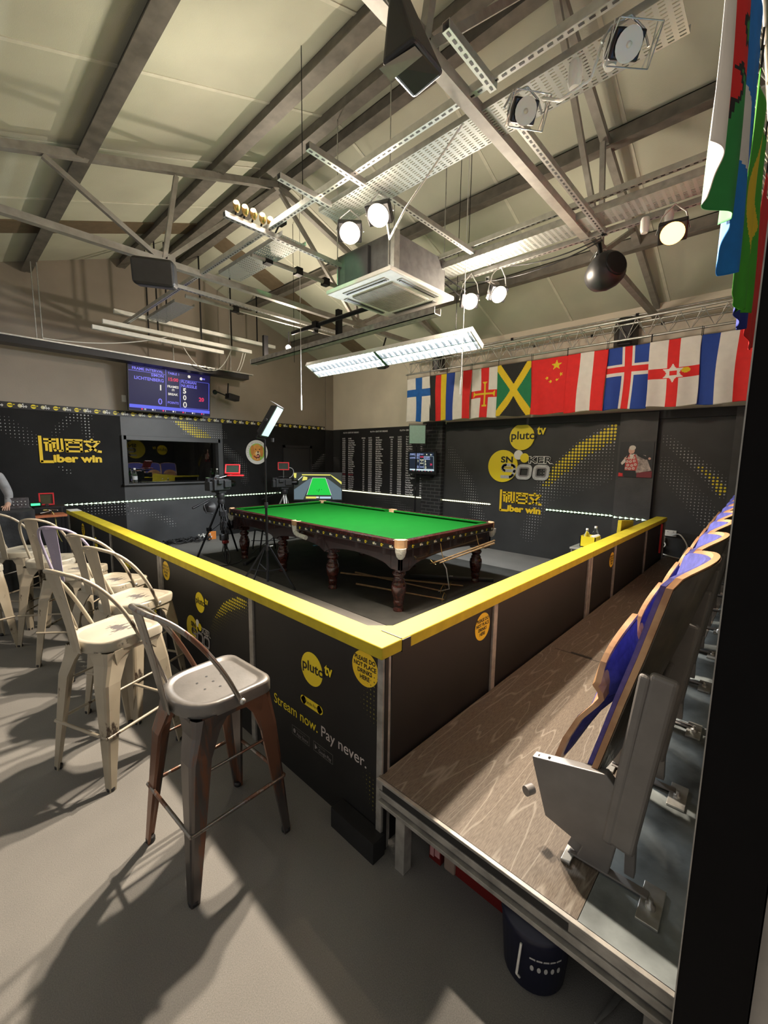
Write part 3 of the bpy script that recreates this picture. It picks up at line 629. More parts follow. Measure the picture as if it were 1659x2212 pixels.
# ================================================================== ROOF STEEL
def purlin(x, label, dbl=False):
    o = thing('roof_purlin', (x, -6, RZ(x)-.1), label, 'purlin', None)
    m = MB(); z = RZ(x)-.012
    m.box((x-.045, -13, z-.16), (x-.038, 0, z)); m.box((x-.045, -13, z-.008), (x+.05, 0, z)); m.box((x-.10, -13, z-.165), (x-.04, 0, z-.157)); m.box((x+.044, -13, z-.03), (x+.05, 0, z))
    m.box((x-.04, -13, z-.155), (x+.03, 0, z-.012))
    m.build('steel_section', PURL, o)
purlin(-6.10, 'roof purlin over the white stools, nearest the left side'); purlin(-4.78, 'roof purlin above the slotted cable tray, second from the left')
purlin(-4.14, 'left one of the twin purlins at the roof ridge'); purlin(-3.86, 'right one of the twin purlins at the roof ridge'); purlin(-2.55, 'roof purlin on the slope above the ceiling cassette'); purlin(-1.25, 'roof purlin above the hanging flags')
def truss(y, lab, zt=3.82, extra=0):
    o = thing('roof_truss', (-4, y, zt), lab, 'truss')
    MB().box((-8, y-.035, zt-.035), (0, y+.035, zt+.03)).build('tie_beam', STEEL, o)
    for s in (-1, 1):
        MB().beam((-4+4*s, y, 3.95), (-4, y, 5.22), .07, .07).build('top_chord', STEEL, o)
        a = -4+1.45*s
        for p, q_ in (((a, y, zt), (-4+1.28*s, y, 4.75)), ((a, y, zt), (-4+2.45*s, y, 4.40)), ((a, y, zt), (-4+.05*s, y, 5.15))):
            MB().beam(p, q_, .045, .045, (0, 1, 0)).build('strut', STEEL, o)
    for s in (-1, 1): MB().beam((-4+1.45*s-.12, y-.005, zt+.02), (-4+1.45*s+.12, y-.005, zt+.02), .012, .16).build('gusset_plate', STEEL, o)
    return o
truss(-3.70, 'pale grey steel roof truss beyond the ceiling cassette')
truss(-7.28, 'near steel roof truss crossing above the camera side of the hall')
truss(-10.9, 'rear steel roof truss behind the camera')
# main cable tray and channels
def channel(name, p, q_, lab, side=1, w_=.041, h=.041, grp=None):
    p = Vector(p); q_ = Vector(q_); d = (q_-p).normalized(); L_ = (q_-p).length; sd = d.cross(Vector((0, 0, 1)))
    o = thing(name, p, lab, 'channel', grp); m = MB()
    for s in (-1, 1): m.beam(p+sd*s*w_/2, q_+sd*s*w_/2, .003, h)
    m.beam(p+Vector((0, 0, h/2)), q_+Vector((0, 0, h/2)), w_, .003, m=0)
    m.beam(p-Vector((0, 0, h/2)), q_-Vector((0, 0, h/2)), w_, .003, m=0)
    n = int(L_/.05); hw = .007
    for i in range(n):      # punched slots on the two faces that show
        c = p+d*(L_*(i+.5)/n)
        for off, aa, bb in ((Vector((0, 0, -h/2-.0022)), sd*hw, None), (-sd*side*(w_/2+.0022), Vector((0, 0, hw)), None)):
            m.add([c+off-d*.014-aa, c+off+d*.014-aa, c+off+d*.014+aa, c+off-d*.014+aa], [(0, 1, 2, 3)], 1)
    m.build('channel_section', [ALU, BLK], o)
    return o
zT = 3.83
channel('slotted_channel', (-5.05, -8.35, zT), (-5.05, -.6, zT), 'long slotted channel on the left side of the main cable tray', -1)
channel('slotted_channel', (-4.98, -8.35, zT+.07), (-4.98, -.6, zT+.07), 'upper long channel above the main cable tray', -1)
o = thing('cable_tray', (-4.8, -4, 3.86), 'long perforated cable tray running towards the big wall screen', 'cable tray')
for y0, y1 in ((-8.3, -5.75), (-5.2, -3.9), (-2.6, -1.5)):
    MB().box((-4.93, y0, 3.80), (-4.66, y1, 3.802), 0).build('tray_base', PERF, o)
    for x in (-4.93, -4.66): MB().box((x-.001, y0, 3.80), (x+.001, y1, 3.84)).build('tray_side', GALV, o)
# right-hand tray with its two channels
o = thing('cable_tray', (-3.2, -7, 3.86), 'perforated cable tray beside the black round speaker', 'cable tray')
m = MB(); m.box((-3.36, -9.2, 3.80), (-3.10, -5.55, 3.802)); m.build('tray_base', PERF, o)
for x in (-3.36, -3.10): MB().box((x-.001, -9.2, 3.80), (x+.001, -5.55, 3.86)).build('tray_side', GALV, o)
channel('slotted_channel', (-3.00, -9.2, 3.80), (-3.00, -5.55, 3.80), 'slotted channel carrying the two right hand floodlights', -1)
channel('slotted_channel', (-3.40, -9.2, 3.90), (-3.40, -5.3, 3.90), 'upper channel left of the right hand cable tray', -1)
for k, (x0, x1, y, z, lab) in enumerate(((-5.46, -4.93, -6.31, 3.80, 'short bright channel hung from a wire left of the tray, upper one'), (-5.42, -4.93, -5.90, 3.80, 'short bright channel left of the tray, lower one'),
    (-5.49, -5.03, -7.45, 3.80, 'short channel beside the big black speaker'), (-4.81, -2.96, -7.44, 3.80, 'cross channel from the main tray to the round speaker'),
    (-4.90, -2.96, -6.29, 3.85, 'cross channel behind the two bright floodlights'), (-5.46, -3.98, -5.12, 3.80, 'cross channel carrying the effect lights'),
    (-5.30, -2.6, -3.35, 3.74, 'cross channel just beyond the far truss'), (-2.94, -2.70, -6.22, 3.74, 'short stub channel over the right hand floodlight'))):
    channel('slotted_channel', (x0, y, z), (x1, y, z), lab, 1)
# conduits
def rod(name, pts, r, mt, lab, cat='pipe', n=8, clips=0):
    o = thing(name, pts[0], lab, cat); MB().tube(pts, r, n).build('tube', mt, o)
    for i in range(clips):
        t = (i+.5)/clips; c = Vector(pts[0]).lerp(Vector(pts[-1]), t); MB().cbox(c, (r*3, r*3, r*3)).build('clip', BLKM, o)
    return o
rod('steel_pipe', [(-4.93, -4.63, 3.80), (-3.79, -4.66, 3.80)], .026, STEEL, 'grey pipe with black clips leading to the ceiling cassette', clips=3)
rod('steel_pipe', [(-4.92, -2.93, 3.80), (-2.2, -3.04, 3.80)], .026, STEEL, 'grey pipe beyond the far truss above the window wall', clips=2)
rod('conduit', [(-.03, -12, 3.885), (-.03, -.1, 3.885)], .014, GALV, 'thin conduit along the top of the cream wall', 'pipe', clips=6)
rod('conduit', [(-.03, -5.0, 3.70), (-.03, -8.8, 3.70)], .012, GALV, 'lower conduit on the cream wall behind the flag truss', 'pipe', clips=4)
for x, y, z0, z1, lab in ((-5.0, -5.62, 3.86, 5.05, 'thin drop wire left of the bright floodlights'), (-3.0, -6.0, 3.82, 4.9, 'thin drop wire behind the cassette'), (-3.35, -3.1, 3.2, 4.9, 'thin drop wire holding the far end of the table light'), (-3.05, -5.9, 3.16, 4.95, 'thin drop wire holding the near end of the table light')):
    rod('hanging_wire', [(x, y, RZ(x)), (x, y, z0)], .004, BLKM, lab, 'wire', 5)
for x, y, z0, z1, lab in ((-3.55, -3.55, 2.42, 2.66, 'white pull cord handle hanging left of the table light'), (-3.2, -6.10, 2.45, 2.66, 'white pull cord handle hanging before the first flag')):
    o = thing('pull_cord', (x, y, z0), lab, 'cord'); MB().tube([(x, y, RZ(x)), (x, y, z1)], .004, 6).build('cord', WHITE, o); MB().lathe([(.006, z0), (.012, z0+.02), (.012, z1-.06), (.005, z1)], (x, y, 0), 10).build('handle', WHITE, o)
# battens above the screen
for x0, y0, x1, y1, z, lab in ((-5.21, -.9, -2.3, -.9, 3.98, 'white batten nearest the roof above the big screen'), (-5.40, -1.0, -2.9, -1.0, 3.76, 'middle white batten above the big screen'), (-5.53, -.95, -3.45, -.95, 3.66, 'lowest white batten above the big screen')):
    o = thing('batten', (x0, y0, z), lab, 'batten'); MB().box((x0, y0-.03, z-.03), (x1, y0+.03, z+.03)).build('bar', WHITEP, o)
    for x in (x0+.8, x1-.4): MB().box((x-.01, y0-.01, z+.02), (x+.01, y0+.01, RZ(x)-.02)).build('hanger', BLKM, o)
o = thing('lighting_trough', (-6, -.55, 3.3), 'black trough with a bright top edge hung in front of the window wall', 'trough')
MB().box((-8, -.68, 3.29), (-2.78, -.42, 3.38)).build('trough', BLKP, o); MB().box((-8, -.72, 3.38), (-2.70, -.66, 3.40)).build('top_edge', ALU, o)
for x in (-6.15, -6.08, -4.2, -3.1): MB().tube([(x, -.55, 3.38), (x, -.55, RZ(x)-.02)], .008, 6).build('hanger', GALV, o)
for i, (a, b, s) in enumerate((((-6.1, -.7, 3.42), (-4.3, -.9, 3.8), .1), ((-4.25, -.9, 3.8), (-3.45, -.7, 3.42), .25), ((-3.3, -1.0, 3.75), (-3.7, -.7, 3.42), .22), ((-2.95, -.9, 3.8), (-3.0, -.7, 3.42), .05), ((-3.0, -.9, 3.8), (-3.05, -.7, 3.42), .05))):
    rod('cable', sag(a, b, s), .008, WHITE, ('white cable looping %s the black trough' % ('left of', 'behind', 'onto the middle of', 'down the right end of', 'beside the last cable at')[i]), 'cable', 6)
# effect projector below the trough
o = thing('projector', (-3.15, -.4, 3.0), 'small black projector on an arm right of the big screen', 'projector')
m = MB(); m.cbox((-3.02, -.42, 2.93), (.24, .16, .11), Euler((0, .15, .1)).to_matrix()); m.build('body', BLKP, o, bevel=.008)
MB().lathe([(.04, 0), (.045, .05), (.035, .06)], (-3.40, -.44, 3.0), 16, ax=(-.3, -1, -.5)).build('lens', BLKM, o)
MB().tube([(-3.4, -.42, 3.02), (-3.15, -.42, 2.95)], .012).tube([(-3.1, -.42, 3.2), (-3.12, -.42, 2.98)], .015).build('arm', BLKM, o)

# ================================================================== LIGHT FITTINGS
# fluorescent table light
FX, FZ = -3.05, 3.06
o = thing('table_light', (FX, -4.55, FZ), 'long louvred fluorescent light hanging over the snooker table', 'light fitting')
A = Vector((-3.06, -3.18, 3.10)); B = Vector((-2.95, -6.12, 3.10))   # ends of the axis; the fitting hangs rolled towards the camera
dv = (B-A); LL = dv.length; dv.normalize(); sdv = Matrix.Rotation(R(27), 3, dv) @ Vector((-dv.y, dv.x, 0)); upv = dv.cross(sdv)
if upv.z < 0: upv = -upv
if sdv.z > 0: sdv = Matrix.Rotation(R(-54), 3, dv) @ sdv; upv = dv.cross(sdv); upv = upv if upv.z > 0 else -upv
rot = Matrix((dv, sdv, upv)).transposed(); MID = (A+B)/2; TLm = lambda a, b, c: MID+dv*a+sdv*b+upv*c
MB().cbox(TLm(0, 0, .05), (LL, .30, .01), rot).cbox(TLm(0, .15, .022), (LL, .008, .06), rot).cbox(TLm(0, -.15, .022), (LL, .008, .06), rot).build('housing', WHITE, o)
for s in (-1, 1): MB().cbox(TLm(s*LL/2, 0, .022), (.02, .31, .066), rot).build('end_cap', WHITE, o, bevel=.003)
m = MB()
for i in range(31):
    if i == 15: continue
    for s in (-1, 1): m.cbox(TLm((i-15)*LL/31, s*.075, .002), (.007, .13, .030), rot)
m.cbox(TLm(0, 0, 0), (LL, .014, .03), rot); m.cbox(TLm(0, 0, 0), (.05, .29, .03), rot)
m.build('louvre', mat('louvre_aluminium', (.22, .24, .26), .3, .7, noise=0), o)
for s in (-1, 1):
    for h in (-1, 1): MB().tube([TLm(h*LL/4-LL/4+.04, s*.075, .028), TLm(h*LL/4+LL/4-.04, s*.075, .028)], .013, 10).build('fluorescent_tube', TUBE, o)
for h in (-1, 1):
    a_ = lamp('AREA', 'table_light_glow', TLm(h*LL/4, 0, -.022), 170, COOL, None, LL/2-.1, sizey=.24); a_.rotation_euler = rot.to_euler()
    a_.data.spread = R(180); a_.parent = o; a_.location = a_.location-o.location
# aluminium boom above it
o = thing('aluminium_boom', (-3.25, -3.7, 3.42), 'long grey aluminium boom under the ceiling cassette', 'boom')
MB().box((-3.31, -5.78, 3.37), (-3.19, -1.70, 3.38), 0).box((-3.31, -5.78, 3.37), (-3.303, -1.70, 3.45), 0).box((-3.197, -5.78, 3.37), (-3.19, -1.70, 3.45), 0).build('trough', ALUW, o)
MB().box((-3.315, -1.71, 3.365), (-3.185, -1.69, 3.455)).build('end_cap', WHITEP, o)
for y in (-2.1, -4.05): MB().box((-3.29, y-.03, 3.44), (-3.21, y+.03, 3.80)).build('bracket', BLKM, o)
rod('black_boom', [(-3.45, -3.2, 3.60), (-3.45, -5.55, 3.60)], .03, BLKM, 'black tube with clamps just under the ceiling cassette', 'tube', clips=2)
# ceiling cassette
o = thing('ceiling_cassette', (-3.72, -5.49, 3.5), 'square white air conditioning cassette with a grey intake grille', 'air conditioner')
c = Vector((-3.72, -5.48, 3.52))
MB().box((c.x-.53, c.y-.48, 3.50), (c.x+.53, c.y+.48, 3.545)).build('panel', WHITEP, o, bevel=.012)
m = MB()
for k in range(4):
    Rk = Matrix.Rotation(k*PI/2, 3, 'Z'); m.cbox(c+Rk @ Vector((.40, 0, -.022)), (.07, .62, .006), Rk)
m.build('air_vane', mat('vane_grey', (.25, .25, .23), .5), o)  # vanes in one mid grey
m = MB()
for k in range(4):
    Rk = Matrix.Rotation(k*PI/2, 3, 'Z'); m.cbox(c+Rk @ Vector((.385, 0, -.026)), (.02, .58, .008), Rk)
m.build('vane_gap', BLKP, o)
m = MB(); m.box((c.x-.30, c.y-.30, 3.488), (c.x+.30, c.y+.30, 3.502), 0)
for i in range(24): m.box((c.x-.29, c.y-.29+i*.0252, 3.484), (c.x+.29, c.y-.283+i*.0252, 3.489), 0)
m.build('intake_grille', mat('grille_grey', (.28, .28, .24), .6), o)
MB().box((c.x-.42, c.y-.42, 3.545), (c.x+.42, c.y+.42, 3.90)).build('casing', mat('dull_grey_casing', (.13, .13, .13), .5, .3, noise=.1), o)
MB().box((c.x-.44, c.y-.44, 3.55), (c.x-.36, c.y-.36, 3.92)).build('corner_strip', GALV, o)
MB().box((c.x-.46, c.y-.10, 3.56), (c.x-.40, c.y+.25, 3.86)).build('terminal_box', mat('dark_duct', (.08, .08, .085), .5, .3), o)
for sx in (-1, 1):
    for sy in (-1, 1): MB().tube([(c.x+sx*.45, c.y+sy*.38, 3.60), (c.x+sx*.45, c.y+sy*.38, RZ(c.x)-.05)], .006, 6).build('hanger_rod', GALV, o)
# floodlights
def flood(loc, target, lens, lab, on=True, energy=0, color=WARM, size=.11, spot=110, hz=3.78, cage=False, grp=None, spill=.012):
    loc = Vector(loc); d = (Vector(target)-loc).normalized(); Q = d.to_track_quat('-Z', 'Y').to_matrix()
    o = thing('floodlight', loc, lab, 'floodlight', grp)
    k_ = 1 if on else .72
    m = MB(); m.cbox(loc-d*.045, (.20*k_, .15*k_, .07), Q); m.cbox(loc-d*.10, (.12*k_, .09*k_, .05), Q); m.build('housing', BLKM, o, bevel=.008)
    m = MB(); m.lathe([(.0, .010), (.05, .008), (.085, .0)], loc-d*.0, 24, ax=tuple(d)) if on else m.lathe([(.0, .012), (.012, .012), (.014, -.01), (.03, -.012), (.062, .008)], loc-d*.006, 20, ax=tuple(d)); m.build('lens', lens if on else mat('unlit_reflector', (.62, .58, .50), .45, .1, noise=0), o)
    m = MB(); a = loc-d*.04+Q @ Vector((.115, 0, 0)); b = loc-d*.04-Q @ Vector((.115, 0, 0)); t = Vector((loc.x, loc.y, hz))
    m.tube([a, a.lerp(t, .6)+(a-loc)*.3, t], .006, 6); m.tube([b, b.lerp(t, .6)+(b-loc)*.3, t], .006, 6); m.build('yoke', GALV, o)
    if cage:
        m = MB()
        for s in (-1, 1):
            for e in (-1, 1):
                m.tube([loc+Q @ Vector((s*.1, -e*.075, 0)), loc+Q @ Vector((s*.1, e*.075, 0))-d*-.05], .003, 4)
            m.tube([loc+Q @ Vector((s*.1, -.075, -.06)), loc+Q @ Vector((-s*.1, -.075, -.06))], .003, 4); m.tube([loc+Q @ Vector((-.1, s*.075, -.06)), loc+Q @ Vector((.1, s*.075, -.06))], .003, 4)
            m.tube([loc+Q @ Vector((-.1, -.075, -.06)), loc+Q @ Vector((-.1, .075, -.06))], .003, 4)
        m.build('wire_guard', GALV, o)
    if energy:
        L_ = lamp('SPOT', 'flood_beam', loc+d*.03, energy, color, Vector(target), .05, spot, .35); L_.location -= o.location; L_.parent = o
        P_ = lamp('POINT', 'flood_spill', loc+d*.10, energy*spill, color, None, .09); P_.location -= o.location; P_.parent = o
    return o
for (l, t, e, c_), lab in zip(LIGHTS['flood'], ('bright floodlight left of the pair above the cassette', 'bright floodlight right of the pair above the cassette')): flood(l, t, FLOODE, lab, True, e, c_, spot=128)
for (l, t, e, c_), lab in zip(LIGHTS['deckflood'], ('warm orange floodlight near the hanging flags on the right',)): flood(l, t, FLOODO, lab, True, e, c_, spot=130)
for (l, t, e, c_), lab in zip(LIGHTS['wallflood'], ('lit floodlight directly right of the cassette', 'lit floodlight under the stub channel above the flags')): flood(l, t, FLOODE, lab, True, e, c_, spot=130, hz=3.80, spill=.42)
flood((-4.93, -7.60, 3.66), (-5.6, -8.5, 2.9), FLOODE, 'unlit caged floodlight at the near truss crossing', False, cage=True)
flood((-4.97, -8.12, 3.66), (-5.6, -8.8, 2.9), FLOODE, 'unlit caged floodlight at the top right of the ceiling', False, cage=True)
flood((-2.70, -7.36, 3.68), (-3.9, -8.3, 2.9), FLOODE, 'unlit caged floodlight above the round speaker', False, cage=True)
# small effect lights on the cross channel
for i, x in enumerate((-5.36, -5.28, -5.2, -5.11, -5.03)):
    o = thing('effect_light', (x, -5.12, 3.86), 'small brass coloured effect light clamped on the cross channel', 'effect light', 'effect lights on the cross channel')
    MB().lathe([(.018, 0), (.03, .03), (.03, .07), (.02, .09)], (x, -5.16, 3.85), 12, ax=(-.5, -.8, .3)).build('lamp_can', mat('brass', (.55, .36, .12), .3, .9), o)
    MB().lathe([(.024, 0), (.0, .004)], (x-.045, -5.23, 3.877), 12, ax=(-.5, -.8, .3)).build('lens', emis('amber_lens', (1, .72, .35), 5), o)
    MB().tube([(x, -5.12, 3.82), (x, -5.15, 3.86)], .008).build('clamp', BLKM, o)
    P_ = lamp('POINT', 'effect_glow', Vector((x-.07, -5.28, 3.91))-o.location, 6, (1, .90, .72), None, .03); P_.parent = o
o = thing('spotlight', (-2.75, -2.4, 3.45), 'small lit spotlight beyond the aluminium boom', 'spotlight')
MB().lathe([(.03, 0), (.045, .1)], (-3.12, -2.62, 3.56), 14, ax=(-.6, -.7, -.4)).build('can', BLKM, o); MB().lathe([(.036, 0), (.0, .003)], (-3.185, -2.695, 3.517), 14, ax=(-.6, -.7, -.4)).build('lens', FLOODO, o); MB().tube([(-3.12, -2.62, 3.56), (-3.12, -2.62, 3.80)], .008).build('stem', BLKM, o)
P_ = lamp('POINT', 'spotlight_glow', Vector((-3.23, -2.75, 3.48))-o.location, 125, WARM, None, .05); P_.parent = o
o = thing('laser_fixture', (-4.96, -5.20, 3.9), 'small black laser fixture throwing green light on the steelwork', 'effect light')
MB().cbox((-4.96, -5.22, 3.90), (.08, .09, .06)).build('body', BLKM, o, bevel=.006); MB().cbox((-4.96, -5.268, 3.90), (.05, .004, .02)).build('lens', emis('laser_green_dim', (.1, .9, .5), 2), o); MB().tube([(-4.96, -5.12, 3.82), (-4.96, -5.2, 3.88)], .008).build('clamp', BLKM, o)
for t_, e_, sp_ in (((-4.45, -4.645, 3.80), 14, 14), ((-3.9, -2.97, 3.80), 40, 8), ((-5.15, -7.28, 3.80), 30, 16), ((-3.9, -5.2, 3.5), 10, 50)):
    P_ = lamp('SPOT', 'laser_beam', (-4.90, -5.16 if t_[1] > -5.1 else -5.29, 3.86), e_, (.1, 1, .35), t_, .01, sp_, .6); P_.location -= o.location; P_.parent = o
# speakers
def wedge_speaker(c, yaw_, lab, s=1, hz=3.8, mt=BLKP, tiltd=25):
    o = thing('wall_speaker', c, lab, 'speaker'); Q = Matrix.Rotation(R(yaw_), 3, 'Z') @ Matrix.Rotation(R(tiltd), 3, 'Y'); c = Vector(c)
    pts = [(-.10, -.17), (-.10, .17), (.10, .09), (.10, -.09)]
    m = MB(); A_ = [c+Q @ Vector((x*s, y*s, -.2*s)) for x, y in pts]+[c+Q @ Vector((x*s, y*s, .2*s)) for x, y in pts]; m.hexa(A_); m.build('cabinet', mt, o, bevel=.03*s, seg=4)
    m = MB(); m.cbox(c+Q @ Vector((-.108*s, 0, 0)), (.012*s, .30*s, .36*s), Q); m.build('grille', mat('speaker_grille_'+lab[:5].strip().replace(' ', '_'), (.03, .03, .03) if s < 1.2 else (.16, .15, .15), .6, .2), o, bevel=.02*s, seg=3)
    MB().tube([c+Q @ Vector((.08*s, 0, .12*s)), (c.x+.1, c.y, hz)], .014).build('bracket', BLKM, o)
    return o
o = thing('wall_speaker', (-5.9, -7.62, 3.4), 'big black wedge speaker hanging at the top of the picture', 'speaker')
A_ = [(-6.075, -7.585, 3.2), (-5.862, -7.575, 3.2), (-5.872, -7.745, 3.2), (-6.05, -7.735, 3.22), (-5.985, -7.535, 3.55), (-5.90, -7.535, 3.55), (-5.90, -7.58, 3.55), (-5.985, -7.58, 3.55)]
m = MB(); m.hexa(A_); m.build('cabinet', BLKP, o, bevel=.022, seg=4)
m = MB(); m.add([(-6.07, -7.575, 3.198), (-6.0, -7.572, 3.198), (-6.0, -7.73, 3.198), (-6.045, -7.73, 3.2)], [(0, 1, 2, 3)]); m.build('reflection_strip', mat('speaker_reflection', (.30, .28, .28), .25, .3), o)  # pale strip paints a reflection onto the cabinet's underside
MB().tube([(-5.94, -7.55, 3.5), (-5.94, -7.35, 3.82)], .02).build('bracket', BLKM, o)
o = thing('wall_speaker', (-5.62, -3.90, 3.62), 'black loudspeaker under the far truss above the dark gable wall', 'speaker')
QS = Matrix.Rotation(R(-30), 3, 'Z') @ Matrix.Rotation(R(12), 3, 'X'); cs = Vector((-5.62, -3.90, 3.60))
MB().cbox(cs, (.40, .24, .26), QS).build('cabinet', BLKP, o, bevel=.045, seg=4); MB().cbox(cs+QS @ Vector((0, -.118, 0)), (.36, .01, .21), QS).build('grille', mat('dark_grille', (.03, .03, .03), .6, .2), o, bevel=.004)
MB().tube([cs+Vector((0, .05, .1)), (cs.x, -3.72, 3.80)], .016).build('bracket', BLKM, o)
o = thing('wall_speaker', (-2.86, -7.42, 3.52), 'round black loudspeaker hanging at the end of the near truss', 'speaker')
MB().lathe([(.05, -.16), (.12, -.14), (.155, -.06), (.165, .02), (.15, .09), (.10, .13)], (-2.88, -7.44, 3.50), 24, ax=(-.5, -.75, .15)).build('cabinet', BLKP, o)
MB().lathe([(.10, .125), (.115, .135), (.10, .145)], (-2.88, -7.44, 3.50), 24, ax=(-.5, -.75, .15)).lathe([(.06, .12), (.0, .09)], (-2.88, -7.44, 3.50), 24, ax=(-.5, -.75, .15)).build('horn_rim', BLKM, o)
MB().tube([(-2.84, -7.40, 3.55), (-2.84, -7.35, 3.80)], .02).build('bracket', BLKM, o)
wedge_speaker((-1.9, -3.6, 3.42), 215, 'black loudspeaker hanging behind the table light', .75, 3.8)
wedge_speaker((-.20, -6.95, 3.62), 190, 'black loudspeaker on the cream wall behind the flag truss', 1.0, 3.7, tiltd=5)
wedge_speaker((-.22, -3.55, 3.66), 190, 'black loudspeaker on the cream wall above the first flags', .8, 3.7, tiltd=5)
for pts, r, lab in (([(-4.7, -6.28, 3.8), (-4.74, -6.4, 3.45), (-4.9, -6.7, 3.5), (-4.95, -7.2, 3.78)], .007, 'white flex from the right bright floodlight'),
    ([(-4.9, -7.68, 3.70), (-4.95, -7.8, 3.60), (-4.95, -7.95, 3.62), (-4.95, -8.0, 3.78)], .008, 'white flex looping between the unlit floodlights'),
    (sag((-2.94, -5.9, 3.78), (-2.9, -7.4, 3.78), .10), .006, 'black cable sagging under the right hand channel'),
    (sag((-2.98, -6.5, 3.78), (-2.95, -7.4, 3.78), .05), .006, 'second thin black cable beside the sagging one'),
    ([(-3.27, -5.2, 3.92), (-3.22, -5.75, 3.85), (-3.10, -6.05, 3.60), (-3.12, -5.98, 3.57), (-3.22, -5.62, 3.9)], .008, 'black cable looped at the corner of the cassette')):
    P = [Vector(p) for p in pts]
    if len(P) < 6: P = [q_ for i in range(len(P)-1) for q_ in [P[i].lerp(P[i+1], t/3) for t in range(3)]]+[P[-1]]
    rod('cable', P, r, WHITE if 'white' in lab else BLKP, lab, 'cable', 6)
for x, y, lab in ((-4.9, -7.85, 'white round junction box left of the top unlit floodlight'), (-4.9, -8.02, 'white round junction box beside the top unlit floodlight'), (-3.05, -7.78, 'white socket hanging from the right hand tray'), (-3.05, -7.95, 'second white socket hanging from the right hand tray')):
    o = thing('ceiling_socket', (x, y, 3.72), lab, 'socket'); MB().lathe([(.025, 3.66), (.035, 3.69), (.035, 3.76), (.028, 3.78)], (x, y, 0), 16).build('socket_body', WHITE, o)

# ================================================================== FLAG TRUSS AND FLAGS
def lattice(p, q_, lab, hgt=.24, dep=.22, n=24):
    p = Vector(p); q_ = Vector(q_); d = (q_-p).normalized(); sd = Vector((0, 0, 1)).cross(d); L_ = (q_-p).length
    o = thing('lattice_truss', p, lab, 'truss'); up = Vector((0, 0, hgt))
    ch = [(Vector((0, 0, 0))), up+sd*dep/2, up-sd*dep/2]
    for c in ch: MB().tube([p+c, q_+c], .017, 10).build('chord', ALU, o)
    m = MB()
    for i in range(n):
        a = p+d*L_*i/n; b = p+d*L_*(i+.5)/n; e = p+d*L_*(i+1)/n
        for c in ch[1:]: m.tube([a+c, b, e+c], .006, 6)
        m.tube([a+ch[1], a+ch[2]], .006, 6)
    m.build('lacing', ALU, o); return o
lattice((-.42, -9.4, 3.46), (-.42, -2.90, 3.46), 'aluminium lattice truss carrying the row of flags on the logo wall', n=26)
MB_ = MB()
def ff(cols, fn): return cols, fn
cR = mat('flag_red', (.80, .02, .02), .75, noise=.03); cW = mat('flag_white', (.84, .80, .76), .75, noise=.02); cB = mat('flag_blue', (.015, .06, .36), .75, noise=.03); cBk = mat('flag_black', (.02, .02, .02), .8)
cY = mat('flag_yellow', (.85, .60, .02), .75, noise=.02); cG = mat('flag_green', (.01, .20, .08), .75, noise=.03); cFB = mat('flag_finland_blue', (.01, .12, .46), .75); cLB = mat('flag_light_blue', (.01, .22, .72), .75); cGL = mat('flag_leaf_green', (.03, .30, .07), .75, noise=.04); cBG = mat('flag_bright_green', (.06, .42, .02), .75, noise=.04); cDB = mat('flag_deep_blue', (.015, .03, .30), .75)
FLM = [cR, cW, cB, cBk, cY, cG, cFB, cLB, cGL, cBG, cDB]
RD, WH, BL, BKK, YE, GR, FB, LB, GL, BG, DB = range(11)
def star(a, b, cx, cy, r, n=5, rot=0, inner=.4):
    dx, dy = a-cx, b-cy; d = math.hypot(dx, dy)
    if d > r: return False
    t = (math.atan2(dy, dx)-rot) % (2*PI/n); t = abs(t-PI/n)/(PI/n)      # 1 at a tip, 0 at an inner corner
    # straight edges between tip (r) and inner corner (r*inner)
    A_ = (r, 0); B_ = (r*inner*math.cos(PI/n), r*inner*math.sin(PI/n)); th = (1-t)*PI/n; c, s = math.cos(th), math.sin(th)
    den = (B_[0]-A_[0])*s-(B_[1]-A_[1])*c; rr = (A_[1]*(B_[0]-A_[0])-A_[0]*(B_[1]-A_[1]))/den if abs(den) > 1e-9 else r
    return d <= abs(rr)
# patterns: a 0..1 left to right, b 0..1 bottom to top (w/h about .6)
def p_fin(a, b): return FB if (.38 < a < .66 or .57 < b < .75) else WH
def p_ger(a, b): return BKK if a < .34 else RD if a < .66 else YE
def p_ned(a, b): return BL if a < .33 else WH if a < .66 else RD
def p_gue(a, b):
    x, y = (a-.5)*.56, b-.48
    if abs(x) < .022 and abs(y) < .24 or abs(y) < .022 and abs(x) < .21: return YE
    if (abs(x) < .05-abs(abs(y)-.24) and .19 < abs(y) < .25) or (abs(y) < .05-abs(abs(x)-.21) and .17 < abs(x) < .22): return YE
    return RD if abs(x) < .072 or abs(y) < .075 else WH
def p_jam(a, b):
    d1 = abs(a-b); d2 = abs(a-(1-b))
    if d1 < .11 or d2 < .11: return YE
    return GR if (a < b) == (a < 1-b) else BKK
def p_chn(a, b):
    x, y = a*.6, b
    if star(x, y, .43, .86, .095, 5, PI/2, .38): return YE
    for cx, cy in ((.29, .65), (.35, .585), (.45, .60), (.515, .69)):
        if star(x, y, cx, cy, .035, 5, PI/2+.3, .38): return YE
    return RD
def p_aus(a, b): return RD if a < .34 or a > .67 else WH
def p_ice(a, b):
    x = abs(a-.5)*.6; y = abs(b-.635)
    if x < .045 or y < .048: return RD
    return WH if x < .088 or y < .092 else BL
def p_nir(a, b):
    x, y = (a-.5)*.6, b-.5
    if star(x, y, 0, .0, .14, 6, PI/2, .55): return RD if abs(x) < .045 and abs(y) < .03 else WH
    if math.hypot((x-.15)/1.3, y-.03) < .038: return YE
    return RD if abs(x) < .075 or abs(y) < .078 else WH
